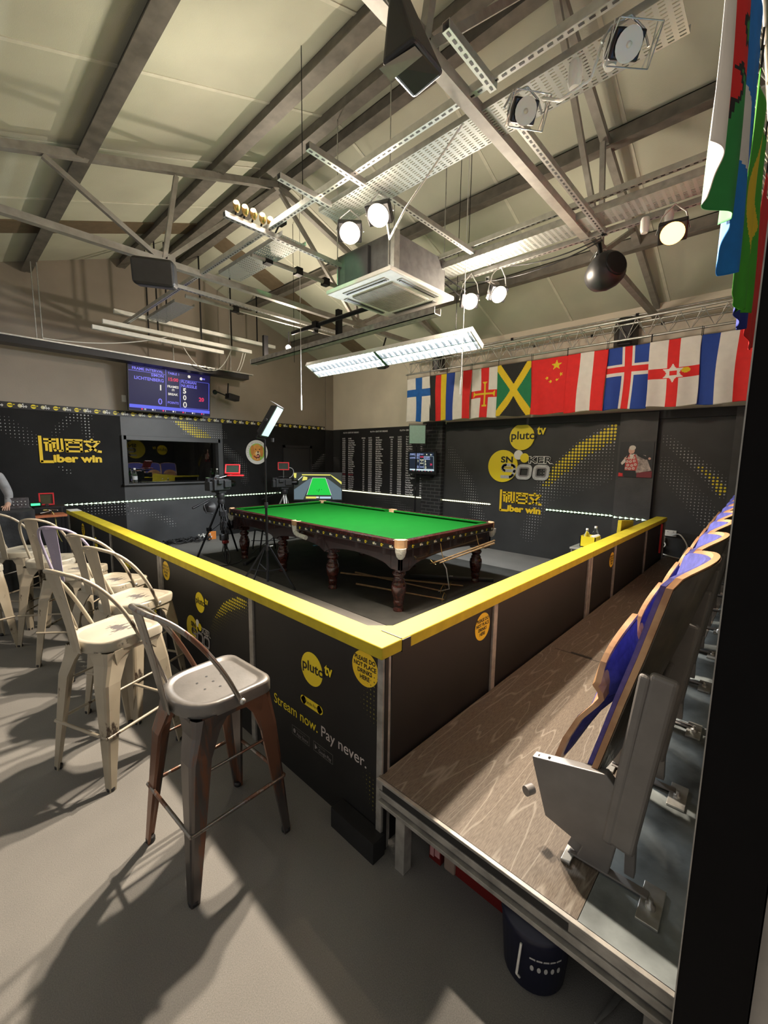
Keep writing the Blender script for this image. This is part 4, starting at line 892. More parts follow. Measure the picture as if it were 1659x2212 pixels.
def flag(name, lab, origin, rdir, w_, h, fn, nx=36, ny=54, amp=.02, waves=2.5, ph=0, shape=None, grp=None, hooks=True):
    """cloth hung by its top edge: origin = top left, rdir = unit vector left to right"""
    o = thing(name, origin, lab, 'flag', grp); origin = Vector(origin); rd = Vector(rdir).normalized(); nrm = rd.cross(Vector((0, 0, 1)))
    vs = []; fs = []; ms = []
    for j in range(ny+1):
        for i in range(nx+1):
            a = i/nx; b = 1-j/ny; x = a*w_; z = -(1-b)*h; k = .25+.75*(1-b)
            y = amp*k*math.sin(a*waves*2*PI+ph+(1-b)*1.1)+amp*.4*math.sin(a*9+b*5+ph)
            z += .012*math.sin(a*PI*2+ph)*(1-b)
            x += .01*math.sin(b*4+ph)
            if shape: x, y, z = shape(a, b, x, y, z)
            vs.append(origin+rd*x+nrm*y+Vector((0, 0, z)))
    for j in range(ny):
        for i in range(nx):
            fs.append((j*(nx+1)+i, (j+1)*(nx+1)+i, (j+1)*(nx+1)+i+1, j*(nx+1)+i+1)); ms.append(fn((i+.5)/nx, 1-(j+.5)/ny))
    m = MB(); m.v = [tuple(v) for v in vs]; m.f = fs; m.m = ms; m.s = [True]*len(fs)
    c = m.build('cloth', FLM, o); md = c.modifiers.new('thick', 'SOLIDIFY'); md.thickness = .0025
    if hooks:
        for a in (.02, .98): p = origin+rd*a*w_; MB().tube([p+Vector((0, 0, -.01)), p+Vector((0, 0, .11))], .004, 6).build('hook', BLKM, o)
    return o
ys = [-3.0, -3.58, -3.98, -4.52, -5.06, -5.66, -6.23, -6.80, -7.35, -7.91, -8.46]
for i, (fn, lab) in enumerate(((p_fin, 'white flag with a blue cross, first on the left of the wall row'), (p_ger, 'black red and gold striped flag partly covered by its neighbour'), (p_ned, 'blue white red striped flag between the gold one and the yellow cross flag'),
    (p_gue, 'white flag with a red cross and thin yellow cross'), (p_jam, 'green and black flag with a yellow diagonal cross'), (p_chn, 'red flag with one large and four small yellow stars'), (p_aus, 'red white red striped flag beside the starred red flag'),
    (p_ice, 'blue flag with a white edged red cross'), (p_nir, 'white flag with a red cross and six pointed star'), (p_ned, 'blue white red striped flag, last on the right of the wall row'))):
    hi = i in (4, 5, 8)
    flag('hanging_flag', lab, (-.50+(.02 if i % 2 else 0), ys[i], 3.35), (0, -1, 0), ys[i]-ys[i+1]+.01, .87, fn, 60 if hi else 36, 90 if hi else 54, .016, 1.6, i*1.7, grp=None)
# near row, seen almost edge-on, on a second truss in front of the camera
lattice((-6.25, -8.62, 3.46), (-.6, -8.62, 3.46), 'second aluminium lattice truss carrying the near row of flags', n=22)
def g_wal(a, b):
    x, y = a, b
    pts = [(.50, .92, .10), (.52, .80, .13), (.50, .68, .13), (.56, .58, .12), (.62, .48, .09), (.46, .50, .05), (.42, .42, .05), (.46, .34, .06), (.70, .72, .08), (.72, .62, .06), (.66, .36, .05), (.60, .30, .05), (.78, .45, .05), (.40, .86, .06)]
    for px, py, r in pts:
        dd = math.hypot(a-px+.10, (b-py)*1.4)
        if dd < r*1.25: return RD
    for px, py, r in pts:
        if math.hypot(a-px+.10, (b-py)*1.4) < r*1.25+.02: return BKK
    return WH if a < .42 else GL
def g_sco(a, b): return LB if (a+b*.8) > 1.02 or b < .22+.35*a-.1 else WH
def g_arg(a, b): return LB if b > .62-.3*(a-.5) or b < .36-.3*(a-.5) else WH
def g_bra(a, b):
    return YE if abs(a-.55)/.38+abs(b-.5)/.42 < 1 else BG
def g_aus(a, b):
    for cx, cy, r in ((.35, .42, .09), (.6, .30, .07), (.3, .18, .08), (.75, .5, .06)):
        if star(a*.6, b, cx*.6, cy, r*.8, 7, PI/2, .45): return WH
    return (RD if abs(a-.75) < .06 or abs(b-.8) < .05 else WH if abs(a-.75) < .1 or abs(b-.8) < .08 else DB) if (a > .5 and b > .6) else DB
def g_red(a, b): return RD
def g_swi(a, b): return WH if (abs(a-.5) < .1 and abs(b-.5) < .2 or abs(b-.5) < .07 and abs(a-.5) < .3) else RD
def near_shape(c0, tip):
    def f(a, b, x, y, z):
        # bunched folds, the lower hem drawn to a point
        k = 1-b; y2 = y*.35+.012*math.sin(a*11+c0)*(.4+k)+.006*math.sin(a*23+c0*2)*k
        z2 = z-(k**3)*tip*(1-abs(a-.35)*2.2)*.5
        return x, y2, z2
    return f
for i, (x0, fn, lab, tip, yy) in enumerate(((-6.02, g_wal, 'white and green flag with a red dragon, nearest hanging flag', .12, -8.625), (-5.50, g_arg, 'light blue and white banded flag behind the dragon flag', .15, -8.61), (-4.86, g_bra, 'bright green flag with a yellow diamond', .12, -8.605), (-4.55, g_aus, 'deep blue flag with white stars', .12, -8.58),
    (-3.95, g_red, 'plain red flag hanging behind the starred blue flag', .1, -8.60), (-3.3, g_swi, 'red flag with a white cross near the black post', .08, -8.60), (-2.6, p_ger, 'black red and gold flag far along the near row', .05, -8.62))):
    flag('hanging_flag', lab, (x0, yy+.0, 3.38), (1, .0, 0), .56, .87, fn, 70, 100, .03, 1.5, i*2.1, near_shape(i*1.3, tip))

# ================================================================== SNOOKER TABLE
TX, TY, TW, TL, TH = -3.012, -4.031, 2.055, 3.90, .862
o = thing('snooker_table', (TX, TY, 0), 'full size snooker table with green cloth, mahogany rails and eight turned legs', 'snooker table')
x0, x1, y0, y1 = TX-TW/2, TX+TW/2, TY-TL/2, TY+TL/2
MB().box((x0+.10, y0+.10, .74), (x1-.10, y1-.10, .822)).build('bed_cloth', GREEN, o)
# cushions
m = MB()
def cush(p, q_, inw):
    p = Vector((*p, 0)); q_ = Vector((*q_, 0)); d = (q_-p).normalized(); n = Vector((*inw, 0))
    prof = [(.0, .822), (.0, .860), (.035, .861), (.066, .856), (.068, .848), (.045, .822)]
    A_ = [p+n*a+d*(a*.9)+Vector((0, 0, z)) for a, z in prof]; B_ = [q_+n*a-d*(a*.9)+Vector((0, 0, z)) for a, z in prof]; k = len(prof)
    m.add(A_+B_, [tuple(range(k)), tuple(range(k, 2*k))[::-1]]+[(i, k+i, k+(i+1) % k, (i+1) % k) for i in range(k)])
ci = .075
for xs, inw in ((x0+ci, (1, 0)), (x1-ci, (-1, 0))):
    cush((xs, y0+.13), (xs, TY-.055), inw); cush((xs, TY+.055), (xs, y1-.13), inw)
cush((x0+.13, y0+ci), (x1-.13, y0+ci), (0, 1)); cush((x0+.13, y1-ci), (x1-.13, y1-ci), (0, -1))
m.build('cushions', GREEN, o)
def rail(pts, name='rail'):
    MB().prism(pts, F((0, 0, 0), (1, 0, 0), (0, 1, 0)), .752, TH).build(name, MAHR, o, bevel=.012, seg=3)
g = .11
for s, xa in ((1, x0), (-1, x1)):
    for ya, yb in ((y0+g, TY-.06), (TY+.06, y1-g)): rail([(xa, ya), (xa+s*.078, ya), (xa+s*.078, yb), (xa, yb)][::s])
for s, ya in ((1, y0), (-1, y1)): rail([(x0+g, ya), (x1-g, ya), (x1-g, ya+s*.078), (x0+g, ya+s*.078)][::s])
# logo strip around the rails
m = MB()
def strip(fr, L_, n):
    m.flat([(0, .762), (L_, .762), (L_, .812), (0, .812)], fr, .0005, 1)
    for i in range(n): mini(m, fr, L_*(i+.3)/n, .787, .017, 0, .0012); mini(m, fr, L_*(i+.85)/n, .787, .017, 1, .0012)
strip(F((x0-.001, y1-g, 0), (0, -1, 0), (0, 0, 1)), TL/2-.06-g, 7); strip(F((x0-.001, TY-.06, 0), (0, -1, 0), (0, 0, 1)), TL/2-.06-g, 7); strip(F((x0+g, y0-.001, 0), (1, 0, 0), (0, 0, 1)), TW-2*g, 7)
m.build('rail_stickers', MINI, o)
# frame with arched aprons
def apron(a, b, fixed, axis, zlo, arch):
    n = 12; pts = [(a, .755)]+[(a, zlo)]+[(a+(b-a)*i/n, zlo+arch*(math.sin(PI*i/n)**.5)) for i in range(1, n)]+[(b, zlo), (b, .755)]
    fr = F((fixed, 0, 0), (0, 1, 0), (0, 0, 1)) if axis == 'x' else F((0, fixed, 0), (1, 0, 0), (0, 0, 1))
    return pts, fr
lx = [x0+.20, x1-.20]; ly = [y0+.20+i*(TL-.40)/3 for i in range(4)]
m = MB()
for xf in (x0+.06, x1-.10):
    for i in range(3): pts, fr = apron(ly[i], ly[i+1], xf, 'x', .52, .10); m.prism(pts, fr, 0, .04)
    for yy, s in ((y0+.06, ly[0]), (ly[3], y1-.06)): m.box((xf, yy, .52), (xf+.04, s, .755))
for yf in (y0+.06, y1-.10):
    pts, fr = apron(lx[0], lx[1], yf, 'y', .50, .12); m.prism(pts, fr, -.04, 0)
    m.box((x0+.06, yf, .50), (lx[0], yf+.04, .755)); m.box((lx[1], yf, .50), (x1-.06, yf+.04, .755))
m.box((x0+.12, y0+.12, .66), (x1-.12, y1-.12, .74))
for i in (1, 2): m.box((x0+.1, ly[i]-.03, .58), (x1-.1, ly[i]+.03, .74))
m.build('frame', MAHO, o, bevel=.004)
prof = [(.060, 0), (.062, .03), (.052, .045), (.052, .07), (.060, .085), (.056, .10), (.062, .115), (.056, .13), (.060, .15), (.080, .22), (.088, .29), (.080, .335), (.066, .355), (.070, .37), (.060, .385), (.052, .40), (.072, .425), (.078, .445), (.070, .465), (.050, .48), (.062, .50)]
for xx in lx:
    for yy in ly:
        MB().lathe(prof, (xx, yy, 0), 24).box((xx-.065, yy-.065, .50), (xx+.065, yy+.065, .70)).build('leg', MAHR, o)
# pockets
for cx, sx in ((x0, 1), (x1, -1)):
    for cy, sy in ((y0, 1), (y1, -1)):
        c = Vector((cx, cy, 0)); X = Vector((sx, 0, 0)); Y = Vector((0, sy, 0)); fr = F(c, X, Y)
        pts = [(.012, g+.01), (.012, .06), (.06, .012), (g+.01, .012), (g+.01, .045), (.105, .07), (.07, .105), (.045, g+.01)]
        MB().prism(pts if sx*sy > 0 else pts, fr, .775*(1 if fr.n.z > 0 else -1), .868*(1 if fr.n.z > 0 else -1)).build('pocket_plate', BRASS, o, bevel=.004)
        cc = c+X*.075+Y*.075
        MB().lathe([(.062, .775), (.06, .73), (.045, .68), (.025, .655)], (cc.x-sx*.02, cc.y-sy*.02, 0), 16).build('pocket_net', NETW, o)
    c = Vector((cx, TY, 0))
    MB().box((cx, TY-.065, .80), (cx+sx*.03, TY+.065, .868)).box((cx, TY-.065, .80), (cx+sx*.075, TY-.05, .866)).box((cx, TY+.05, .80), (cx+sx*.075, TY+.065, .866)).build('pocket_plate', BRASS, o, bevel=.004)
    MB().lathe([(.055, .80), (.05, .74), (.04, .70), (.02, .68)], (cx+sx*.03, TY, 0), 16).build('pocket_net', NETW, o)
    MB().tube([(cx+sx*.01, TY-.02, .70), (cx-sx*.02, TY-.12, .69), (cx-sx*.02, TY-.30, .675)], .03, 10).build('ball_return', NETW, o)
# rests hung on the near end, rests on the floor
def cue(p, q_, lab, head=0, r0_=.016, r1_=.007, grp=None, mt=None):
    p = Vector(p); q_ = Vector(q_); o = thing('cue_rest' if head else 'cue', p, lab, 'rest' if head else 'cue', grp)
    MB().tube([p, p.lerp(q_, .5), q_], [r0_, (r0_+r1_)/2, r1_], 10).build('shaft', mt or mat('ash_wood', (.42, .27, .13), .35, noise=.1, scale=20), o)
    if head:
        d = (q_-p).normalized(); s = d.cross(Vector((0, 0, 1))).normalized(); m = MB()
        if head == 1: m.tube([q_+s*.04+Vector((0, 0, .03)), q_, q_-s*.04+Vector((0, 0, .03))], .004, 6); m.tube([q_+s*.04-Vector((0, 0, .012)), q_, q_-s*.04-Vector((0, 0, .012))], .004, 6)
        if head == 2: m.tube([q_+s*.07+Vector((0, 0, -.01)), q_+s*.06+Vector((0, 0, .05))+d*.0, q_+Vector((0, 0, .09)), q_-s*.06+Vector((0, 0, .05)), q_-s*.07+Vector((0, 0, -.01))], .004, 6)
        m.build('rest_head', mat('brass_rest', (.6, .42, .15), .3, .9), o)
    return o
cue((-2.12, -6.02, .62), (-3.55, -6.04, .56), 'long wooden rest slung under the near end of the table', 1)
cue((-2.2, -6.06, .60), (-3.45, -6.06, .545), 'second wooden rest slung under the near end of the table', 0)
for x, z1, lab in ((-3.35, .60, 'brass hook holding the rests near the corner pocket'), (-2.55, .63, 'brass hook holding the rests near the right leg')):
    o2 = thing('rest_hook', (x, -6.04, z1), lab, 'hook'); MB().tube([(x, -5.99, .75), (x, -6.02, z1+.02), (x+.01, -6.05, z1-.05), (x+.03, -6.08, z1-.03), (x+.03, -6.08, z1)], .005, 6).build('rod', mat('brass_rest', (.6, .42, .15), .3, .9), o2)
m = Vector((-3.38, -6.03, .54)); rod('cord', [(-3.36, -6.03, .55), (-3.3, -6.05, .45), (-3.0, -5.9, .1), (-2.95, -5.7, .01)], .006, WHITE, 'pale cord trailing from the rests to the floor', 'cord')
for i, (a, b, h, lab) in enumerate((((-3.31, -4.16), (-2.62, -5.66), 1, 'rest lying on the floor, farthest left under the table'), ((-3.13, -4.29), (-2.92, -5.75), 2, 'spider rest lying on the floor between the table legs'), ((-3.52, -4.73), (-3.18, -5.95), 2, 'short spider rest nearest the corner leg'), ((-3.28, -4.25), (-2.52, -5.80), 0, 'long cue lying across the rests under the table'))):
    cue((*a, .02), (*b, .015), lab, h, .014, .009)
o2 = thing('cue_case', (-2.3, -5.3, 0), 'long black cue case on the floor under the right side of the table', 'case'); MB().beam((-2.72, -5.02, .03), (-2.02, -5.98, .03), .07, .05).build('case_body', BLKP, o2, bevel=.01); MB().cbox((-2.37, -5.50, .058), (.05, .03, .012), Matrix.Rotation(-.94, 3, 'Z')).build('clasp', GALV, o2)

# ================================================================== BARRIER ROUND THE TABLE
ZR, ZB = .960, .905
def halft_panel(fr, parent, spots):
    """little swoosh of yellow dots on a panel: spots = list of bands"""
    halftone(fr, *spots[0], spots[1], sp=.021, name='halftone_dots', parent=parent, mats=[YELV, mat('olive_dots', (.16, .14, .03), .5, noise=0)], n=6)
def barrier(name_lab, axis, a0, a1, posts, deco=None):
    """axis 'y': rail along Y at x=-6.149 (outer); axis 'x': rail along X at y=-7.708 (outer)"""
    if axis == 'y': base = (-6.10, (a0+a1)/2, 0); rb = ((-6.149, a0, ZB), (-6.02, a1, ZR)); pb = ((-6.125, a0, 0), (-6.105, a1, ZB))
    else: base = ((a0+a1)/2, -7.66, 0); rb = ((a0, -7.708, ZB), (a1, -7.575, ZR)); pb = ((a0 if a0 > -6 else -6.06, -7.685, 0), (a1, -7.665, ZB))
    o = thing('barrier', base, name_lab, 'barrier')
    MB().box(*rb).build('top_rail', YEL, o, bevel=.006, seg=3)
    pn = MB().box(*pb).build('panel', PANEL, o)
    for p in posts:
        if axis == 'y': MB().box((-6.138, p-(.016 if p < -7.6 else .022), 0), (-6.06 if p > -7.6 else -6.085, p+(.016 if p < -7.6 else .022), ZB)).build('post', ALUW, o, bevel=.003)
        else: MB().box((p-.022, -7.698, 0), (p+.022, -7.62, ZB)).build('post', ALUW, o, bevel=.003)
    return o, pn
def sticker(fr, x, z, r, lab, parent=None):
    o = thing('warning_sticker', fr.p(x, z, 0), lab, 'sticker')
    m = MB(); m.disc(fr, x, z, r, .001, 0, 36)
    for i, t in enumerate(('PLEASE DO', 'NOT PLACE', 'DRINKS', 'HERE')): m.text(t, fr, x, z+r*(.38-.34*i), r*.34, .002, 1, .03, 'c', 3, xs=.95)
    m.build('printed_disc', [YELB, DKV], o)
b1, pn1 = barrier('near left barrier section with yellow rail, black advertising panels and the words stream now', 'y', -7.708, -5.14, (-7.688, -6.62, -5.165))
b2, pn2 = barrier('far left barrier section with yellow rail running to the window wall side', 'y', -5.135, -1.634, (-5.11, -3.70, -2.98, -1.67))
b3, pn3 = barrier('near right barrier section with yellow rail standing against the seating deck', 'x', -6.02, -3.50, (-5.17, -3.53))
b4, pn4 = barrier('far right barrier section with yellow rail ending near the power sockets', 'x', -3.495, -.30, (-3.47, -2.75, -1.43, -.33))
MB().box((-6.022, -7.7105, ZB-.003), (-5.965, -7.700, ZR-.003)).box((-6.022, -7.700, ZR), (-6.014, -7.58, ZR+.0015)).build('black_tape', mat('black_tape', (.015, .014, .013), .6), b3)
MB().prism([(-6.02, -7.575), (-5.93, -7.575), (-6.02, -7.485)], F((0, 0, 0), (1, 0, 0), (0, 1, 0)), ZR-.022, ZR-.004).build('corner_fillet', YEL, b1)
MB().box((-6.20, -7.72, 0), (-6.128, -7.44, .10)).build('plinth', BLK, b1)
MB().box((-6.149, -1.90, ZR), (-6.02, -1.632, ZR+.004)).build('white_end_patch', WHITEP, b2)
fb = frR(0, 0, -6.1255)
m = MB(); pluto(m, fb, 7.20, .672, .088, .001); m.build('pluto_logo', [YELV, DKV], b1)
m = MB()
m.flat([(7.125, .455), (7.265, .455), (7.285, .478), (7.265, .502), (7.125, .502), (7.105, .478)], fb, .001, 0); m.disc(fb, 7.125, .4785, .0235, .001, 0, 16); m.disc(fb, 7.265, .4785, .0235, .001, 0, 16)
m.text('Watch Now', fb, 7.195, .470, .026, .002, 1, .0, 'c', 3)
m.text('Stream now.', fb, 6.845, .345, .082, .001, 0, .004, 'l', 4, width=.40); m.text('Pay never.', fb, 7.275, .345, .082, .001, 2, .004, 'l', 4, width=.325)
for x, t1, t2 in ((7.02, 'Download on the', 'App Store'), (7.21, 'GET IT ON', 'Google Play')):
    for a, b, c, d in ((x, .235, x+.155, .237), (x, .285, x+.155, .287), (x, .235, x+.002, .287), (x+.153, .235, x+.155, .287)): m.flat([(a, b), (c, b), (c, d), (a, d)], fb, .001, 3)
    m.text(t1, fb, x+.042, .270, .011, .001, 3, 0, 'l', 2); m.text(t2, fb, x+.042, .244, .026, .001, 4, 0, 'l', 3, width=.10); 
    if x < 7.1: m.disc(fb, x+.022, .26, .011, .001, 4, 12, .013)
    else: m.flat([(x+.012, .246), (x+.032, .261), (x+.012, .276)], fb, .001, 4)
m.build('advert_lettering', [YELV, DKV, mat('pale_lettering', (.55, .5, .48), .5, noise=0), DIMV, mat('mid_lettering', (.30, .28, .28), .5, noise=0)], b1)
m = MB(); pluto(m, fb, 5.885, .690, .075, .001); s900(m, fb, 5.73, .45, .10, .001); m.build('snooker_logo', [YELV, DKV, WHV, mat('grey_number', (.30, .29, .30), .4, noise=0), DKV], b1)
halft_panel(fb, b1, ((5.95, 6.65, .5, .88), [([(6.50, .88, 1), (6.30, .80, .95), (6.17, .70, .75), (6.08, .60, .5)], .10, .014, 1, True), ([(6.35, .885, .4), (6.6, .87, .5)], .012, .012, 1, False)]))
halft_panel(fb, b1, ((7.50, 7.68, .15, .88), [([(7.68, .60, .6), (7.60, .66, .5), (7.67, .80, .5)], .04, .04, 1, False), ([(7.68, .16, .6), (7.62, .3, .5)], .04, .04, 1, False)]))
sticker(fb, 7.585, .818, .082, 'round yellow please do not place drinks here sticker at the barrier corner')
sticker(frR(0, 0, -6.1255), 5.255, .80, .078, 'round yellow do not place drinks sticker beside the left rail joint')
sticker(frL(0, 0, -7.6855), -5.30, .80, .080, 'round yellow do not place drinks sticker on the near right barrier')
sticker(frL(0, 0, -7.6855), -2.83, .77, .075, 'round yellow do not place drinks sticker on the far right barrier')
sticker(fb, 2.45, .78, .08, 'round yellow do not place drinks sticker near the far end of the left barrier')
for i, (y, z, r) in enumerate(((-3.05, .70, .07), (-3.3, .42, .07), (-4.2, .62, .075), (-4.9, .40, .08))):
    m = MB(); pluto(m, fb, -y, z, r, .001, seg=20); m.build('pluto_logo', [YELV, DKV], b2)
o = thing('yellow_case', (-1.35, -7.5, .96), 'yellow box lid standing up behind the far right rail', 'box')
m = MB(); m.hexa([(-2.02, -7.54, .74), (-1.25, -7.50, .78), (-1.25, -7.46, .78), (-2.02, -7.50, .74), (-1.97, -7.54, 1.06), (-1.25, -7.50, .985), (-1.25, -7.46, .985), (-1.97, -7.50, 1.06)]); m.build('lid', YEL, o, bevel=.004)
tag(MB().box((-.66, -7.72, .50), (-.63, -7.70, .90)).build('red_strap', RED), 'red strap hanging at the far end of the right barrier', 'strap')

# ================================================================== SEATING DECK
DZ = .38
o = thing('seating_deck', (-3.2, -9.2, 0), 'raised wooden deck carrying the row of folding seats', 'deck')
dk = MB(); dk.box((-6.15, -8.52, DZ-.018), (-.15, -7.70, DZ), 0); dk.build('deck_board', DECK, o)
MB().box((-6.15, -10.6, DZ-.018), (-.15, -8.522, DZ)).build('shaded_rear_deck', DECK_SHADE, o)  # same deck further back, its shade put into the colour
MB().box((-6.156, -10.6, DZ-.05), (-6.146, -7.70, DZ-.001), 0).box((-6.165, -10.6, DZ-.012), (-6.146, -7.70, DZ-.0), 0).build('nosing', ALUW, o, bevel=.002)
MB().box((-6.150, -8.50, DZ-.048), (-6.158, -7.73, DZ-.014)).build('nosing_slot', BLK, o)
MB().box((-6.160, -10.6, DZ-.078), (-6.135, -7.71, DZ-.052)).box((-6.148, -10.6, DZ-.095), (-6.125, -7.71, DZ-.078)).box((-6.165, -10.6, DZ-.115), (-6.125, -7.71, DZ-.098)).build('edge_rail', ALUW, o, bevel=.002)
m = MB(); m.box((-6.13, -7.72, DZ-.12), (-.2, -7.705, DZ-.018)); m.build('side_rail', ALUW, o)
for x, y in ((-6.12, -7.82), (-6.04, -8.72), (-4.2, -7.82), (-4.2, -8.7), (-2.2, -7.82), (-.4, -7.82)): MB().box((x-.025, y-.025, 0), (x+.025, y+.025, DZ-.10)).build('leg', ALUW, o, bevel=.003)
MB().box((-4.35, -8.0, DZ), (-4.33, -7.86, DZ+.002)).box((-4.36, -8.5, DZ), (-4.355, -7.75, DZ+.001)).build('board_joint', BLK, o)

# ================================================================== FOLDING SEATS
def rot_poly(pts): return [(y, z) for y, z in pts]
def seat_unit(first, rear, lab):
    """one seat: x from 0 (its near standard) to .565; y,z in room coordinates; root at the deck"""
    root = thing('folding_seat', (0, -8.5, DZ), lab, 'seat', None)
    fx = F((0, 0, 0), (0, 1, 0), (0, 0, 1))      # normal = +x
    # standard: folded steel side plate, two posts, foot
    if first:
        pl = [(-8.276, .677), (-8.282, .650), (-8.335, .475), (-8.462, .440), (-8.445, .385), (-8.545, .382), (-8.585, .66), (-8.562, .690), (-8.516, .735)]
        MB().prism(pl, fx, -.018, .020).build('end_panel', GSTEEL, root, bevel=.004)
        m = MB()
        for y, z in ((-8.30, .680), (-8.335, .690)): m.lathe([(.007, 0), (.007, .002)], (-.004, y, z), 10, ax=(0, -.2, 1))
        m.build('screw', BLKM, root)
        MB().tube([(.01, -8.275, .53), (-.02, -8.262, .53)], .018, 14).build('bumper', GSTEEL, root)
    m = MB(); m.beam((-.01, -8.535, .50), (-.01, -8.597, 1.105), .030, .034, (0, 1, 0)); m.build('front_post', GSTEEL, root, bevel=.012, seg=3)
    m = MB(); m.beam((-.01, -8.575, .50), (-.01, -8.645, 1.115), .030, .075, (0, 1, 0)); m.build('armrest_post', GSTEEL, root, bevel=.014, seg=3)
    MB().box((-.02, -8.66, DZ+.006), (.012, -8.42, DZ+.014)).beam((-.0, -8.46, DZ+.01), (-.0, -8.53, .60), .012, .10, (0, 1, 0)).beam((.03, -8.60, DZ+.02), (.0, -8.59, .80), .03, .03, (0, 1, 0)).build('pedestal', GSTEEL, root, bevel=.003)
    MB().box((-.10, -8.70, DZ), (.05, -8.64, DZ+.010)).build('foot_plate', GALV, root, bevel=.002); MB().box((-.06, -8.44, DZ), (.05, -8.41, DZ+.010)).build('foot_plate', GALV, root, bevel=.002)
    MB().lathe([(.014, 0), (.014, .012), (.006, .013), (.006, .03)], (-.04, -8.67, DZ+.01), 12).build('bolt', GALV, root)
    # rear tie tubes behind the backs
    MB().tube([(.0, -8.60, .93), (.565, -8.60, .93)], .012, 8).build('tie_tube', GSTEEL, root)
    # shells: (u across .03-.545, v bottom to top)
    def shell(name, yz, ztop, th, u0, u1, curve, mt, inset=0, nx=18, round_=.30, off=0, fat=0):
        nv = len(yz); vs = []; W = u1-u0
        for i in range(nx+1):
            u = i/nx; x = u0+W*u; e = 4*u*(1-u)
            for (y, z), v in zip(yz, [k/(nv-1) for k in range(nv)]):
                dz = ztop*(e**.5)*v**3; dy = -curve*e*(.35+.65*v)
                puff = fat*math.sin(PI*min(1, max(0, v*1.0)))**.5*(min(1, e*3)) if fat else 0
                vs.append((x, y+dy+off+puff, z+dz))
        N = len(vs); back = [(x, y-th, z) for x, y, z in vs] if not fat else [(x, y0_, z) for (x, y0_, z) in [(v[0], v[1]-fat*1.0-th, v[2]) for v in vs]]
        fs = []
        for i in range(nx):
            for j in range(nv-1):
                a, b, c, d = i*nv+j, (i+1)*nv+j, (i+1)*nv+j+1, i*nv+j+1
                fs.append((a, b, c, d)); fs.append((N+d, N+c, N+b, N+a))
        for i in range(nx): fs.append((i*nv+nv-1, (i+1)*nv+nv-1, N+(i+1)*nv+nv-1, N+i*nv+nv-1)); fs.append((N+i*nv, N+(i+1)*nv, (i+1)*nv, i*nv))
        for j in range(nv-1): fs.append((j, j+1, N+j+1, N+j)); k = nx*nv; fs.append((N+k+j, N+k+j+1, k+j+1, k+j))
        m = MB(); m.add(vs+back, fs, 0, False); return m.build(name, mt, root)
    pan = [(-8.325, .64), (-8.355, .75), (-8.395, .845), (-8.443, .915), (-8.460, .945), (-8.455, .965), (-8.438, .985), (-8.446, 1.00)]
    shell('seat_pan', pan, .17, .018, .05, .530, .040, PLY, nx=24)
    shell('seat_pad', [(y-.018, z) for y, z in pan], .150, .006, .07, .510, .040, BLUEF, fat=-.024, nx=24)
    bk = [(-8.462, .70), (-8.495, .84), (-8.530, .99), (-8.568, 1.14), (-8.600, 1.28), (-8.622, 1.375)]
    shell('backrest', bk, .06, .018, .0, .560, .085, PLY)
    shell('back_pad', [(y+.016, z) for y, z in bk], .045, .004, .02, .540, .082, BLUEF, fat=.010)
    shell('backrest_rear', [(y-.019, z-.004) for y, z in bk], .058, .003, .001, .559, .085, rear)
    return root
s0 = seat_unit(True, PLYD, 'x'); s1 = seat_unit(False, PLYD, 'x'); s2 = seat_unit(False, REDB, 'x')
ordn = ['nearest the camera, with the grey steel end panel', 'second from the camera', 'third from the camera', 'fourth from the camera', 'fifth from the camera', 'sixth from the camera', 'seventh from the camera', 'eighth from the camera', 'last of the row by the far wall']
for i in range(9):
    src = s0 if i == 0 else s1 if i < 5 else s2
    c = src if i in (0, 1, 5) else copy_tree(src)
    c.location.x = -5.93+.567*i; c.location.y = -8.5+.018*i; c.rotation_euler = (0, 0, R(1.8))
    c['label'] = ('blue and plywood folding theatre seat, ' if i < 5 else 'blue folding theatre seat with a red back, ')+ordn[i]
    c['group'] = 'folding seats along the deck'

# ================================================================== BLACK POST, PALE WALL EDGE ON THE RIGHT
struct(MB().box((-6.26, -8.895, 0), (-6.12, -8.772, 2.35), 0).box((-6.262, -8.7735, 0), (-6.258, -8.771, 2.35), 1).build('trim_6', [mat('post_black', (.004, .0035, .004), .8, spec=.15), ALUW]))
struct(MB().box((-6.22, -13, 0), (-6.10, -8.90, 2.9)).build('wall_right_return', mat('pale_return_paint', (.42, .38, .34), .7)))

# ================================================================== STORAGE UNDER THE DECK
o = thing('paint_tub', (-6.06, -8.37, 0), 'dark blue plastic tub with worn pale print under the deck', 'tub')
MB().lathe([(.090, 0), (.10, .01), (.115, .20), (.118, .205), (.118, .235), (.0, .24)], (-6.06, -8.37, 0), 32).build('tub_body', mat('navy_plastic', (.006, .008, .028), .4), o)
MB().tube([(-6.178, -8.37, .19), (-6.20, -8.37, .10), (-6.175, -8.37, .06)], .004, 6).build('handle', WHITE, o)
m = MB()      # the worn, unreadable pale print on the tub
for i in range(5):
    a = PI+R(18)+i*.19; r_ = .100+.075*.12+.003; c_ = Vector((-6.06+math.cos(a)*r_, -8.37+math.sin(a)*r_, 0)); n_ = Vector((math.cos(a), math.sin(a), 0))
    fr_ = F(c_, Vector((0, 0, 1)).cross(n_), (0, 0, 1)); m.disc(fr_, 0, .12, .006, .001, 0, 10, .010); m.flat([(-.009, .150), (.009, .150), (.009, .156), (-.009, .156)], fr_, .001, 0)
tag(m.build('pale_print', GRV, o), kind='stuff')
o = thing('crate', (-5.85, -8.1, 0), 'red plastic crate under the deck beside the blue tub', 'crate')
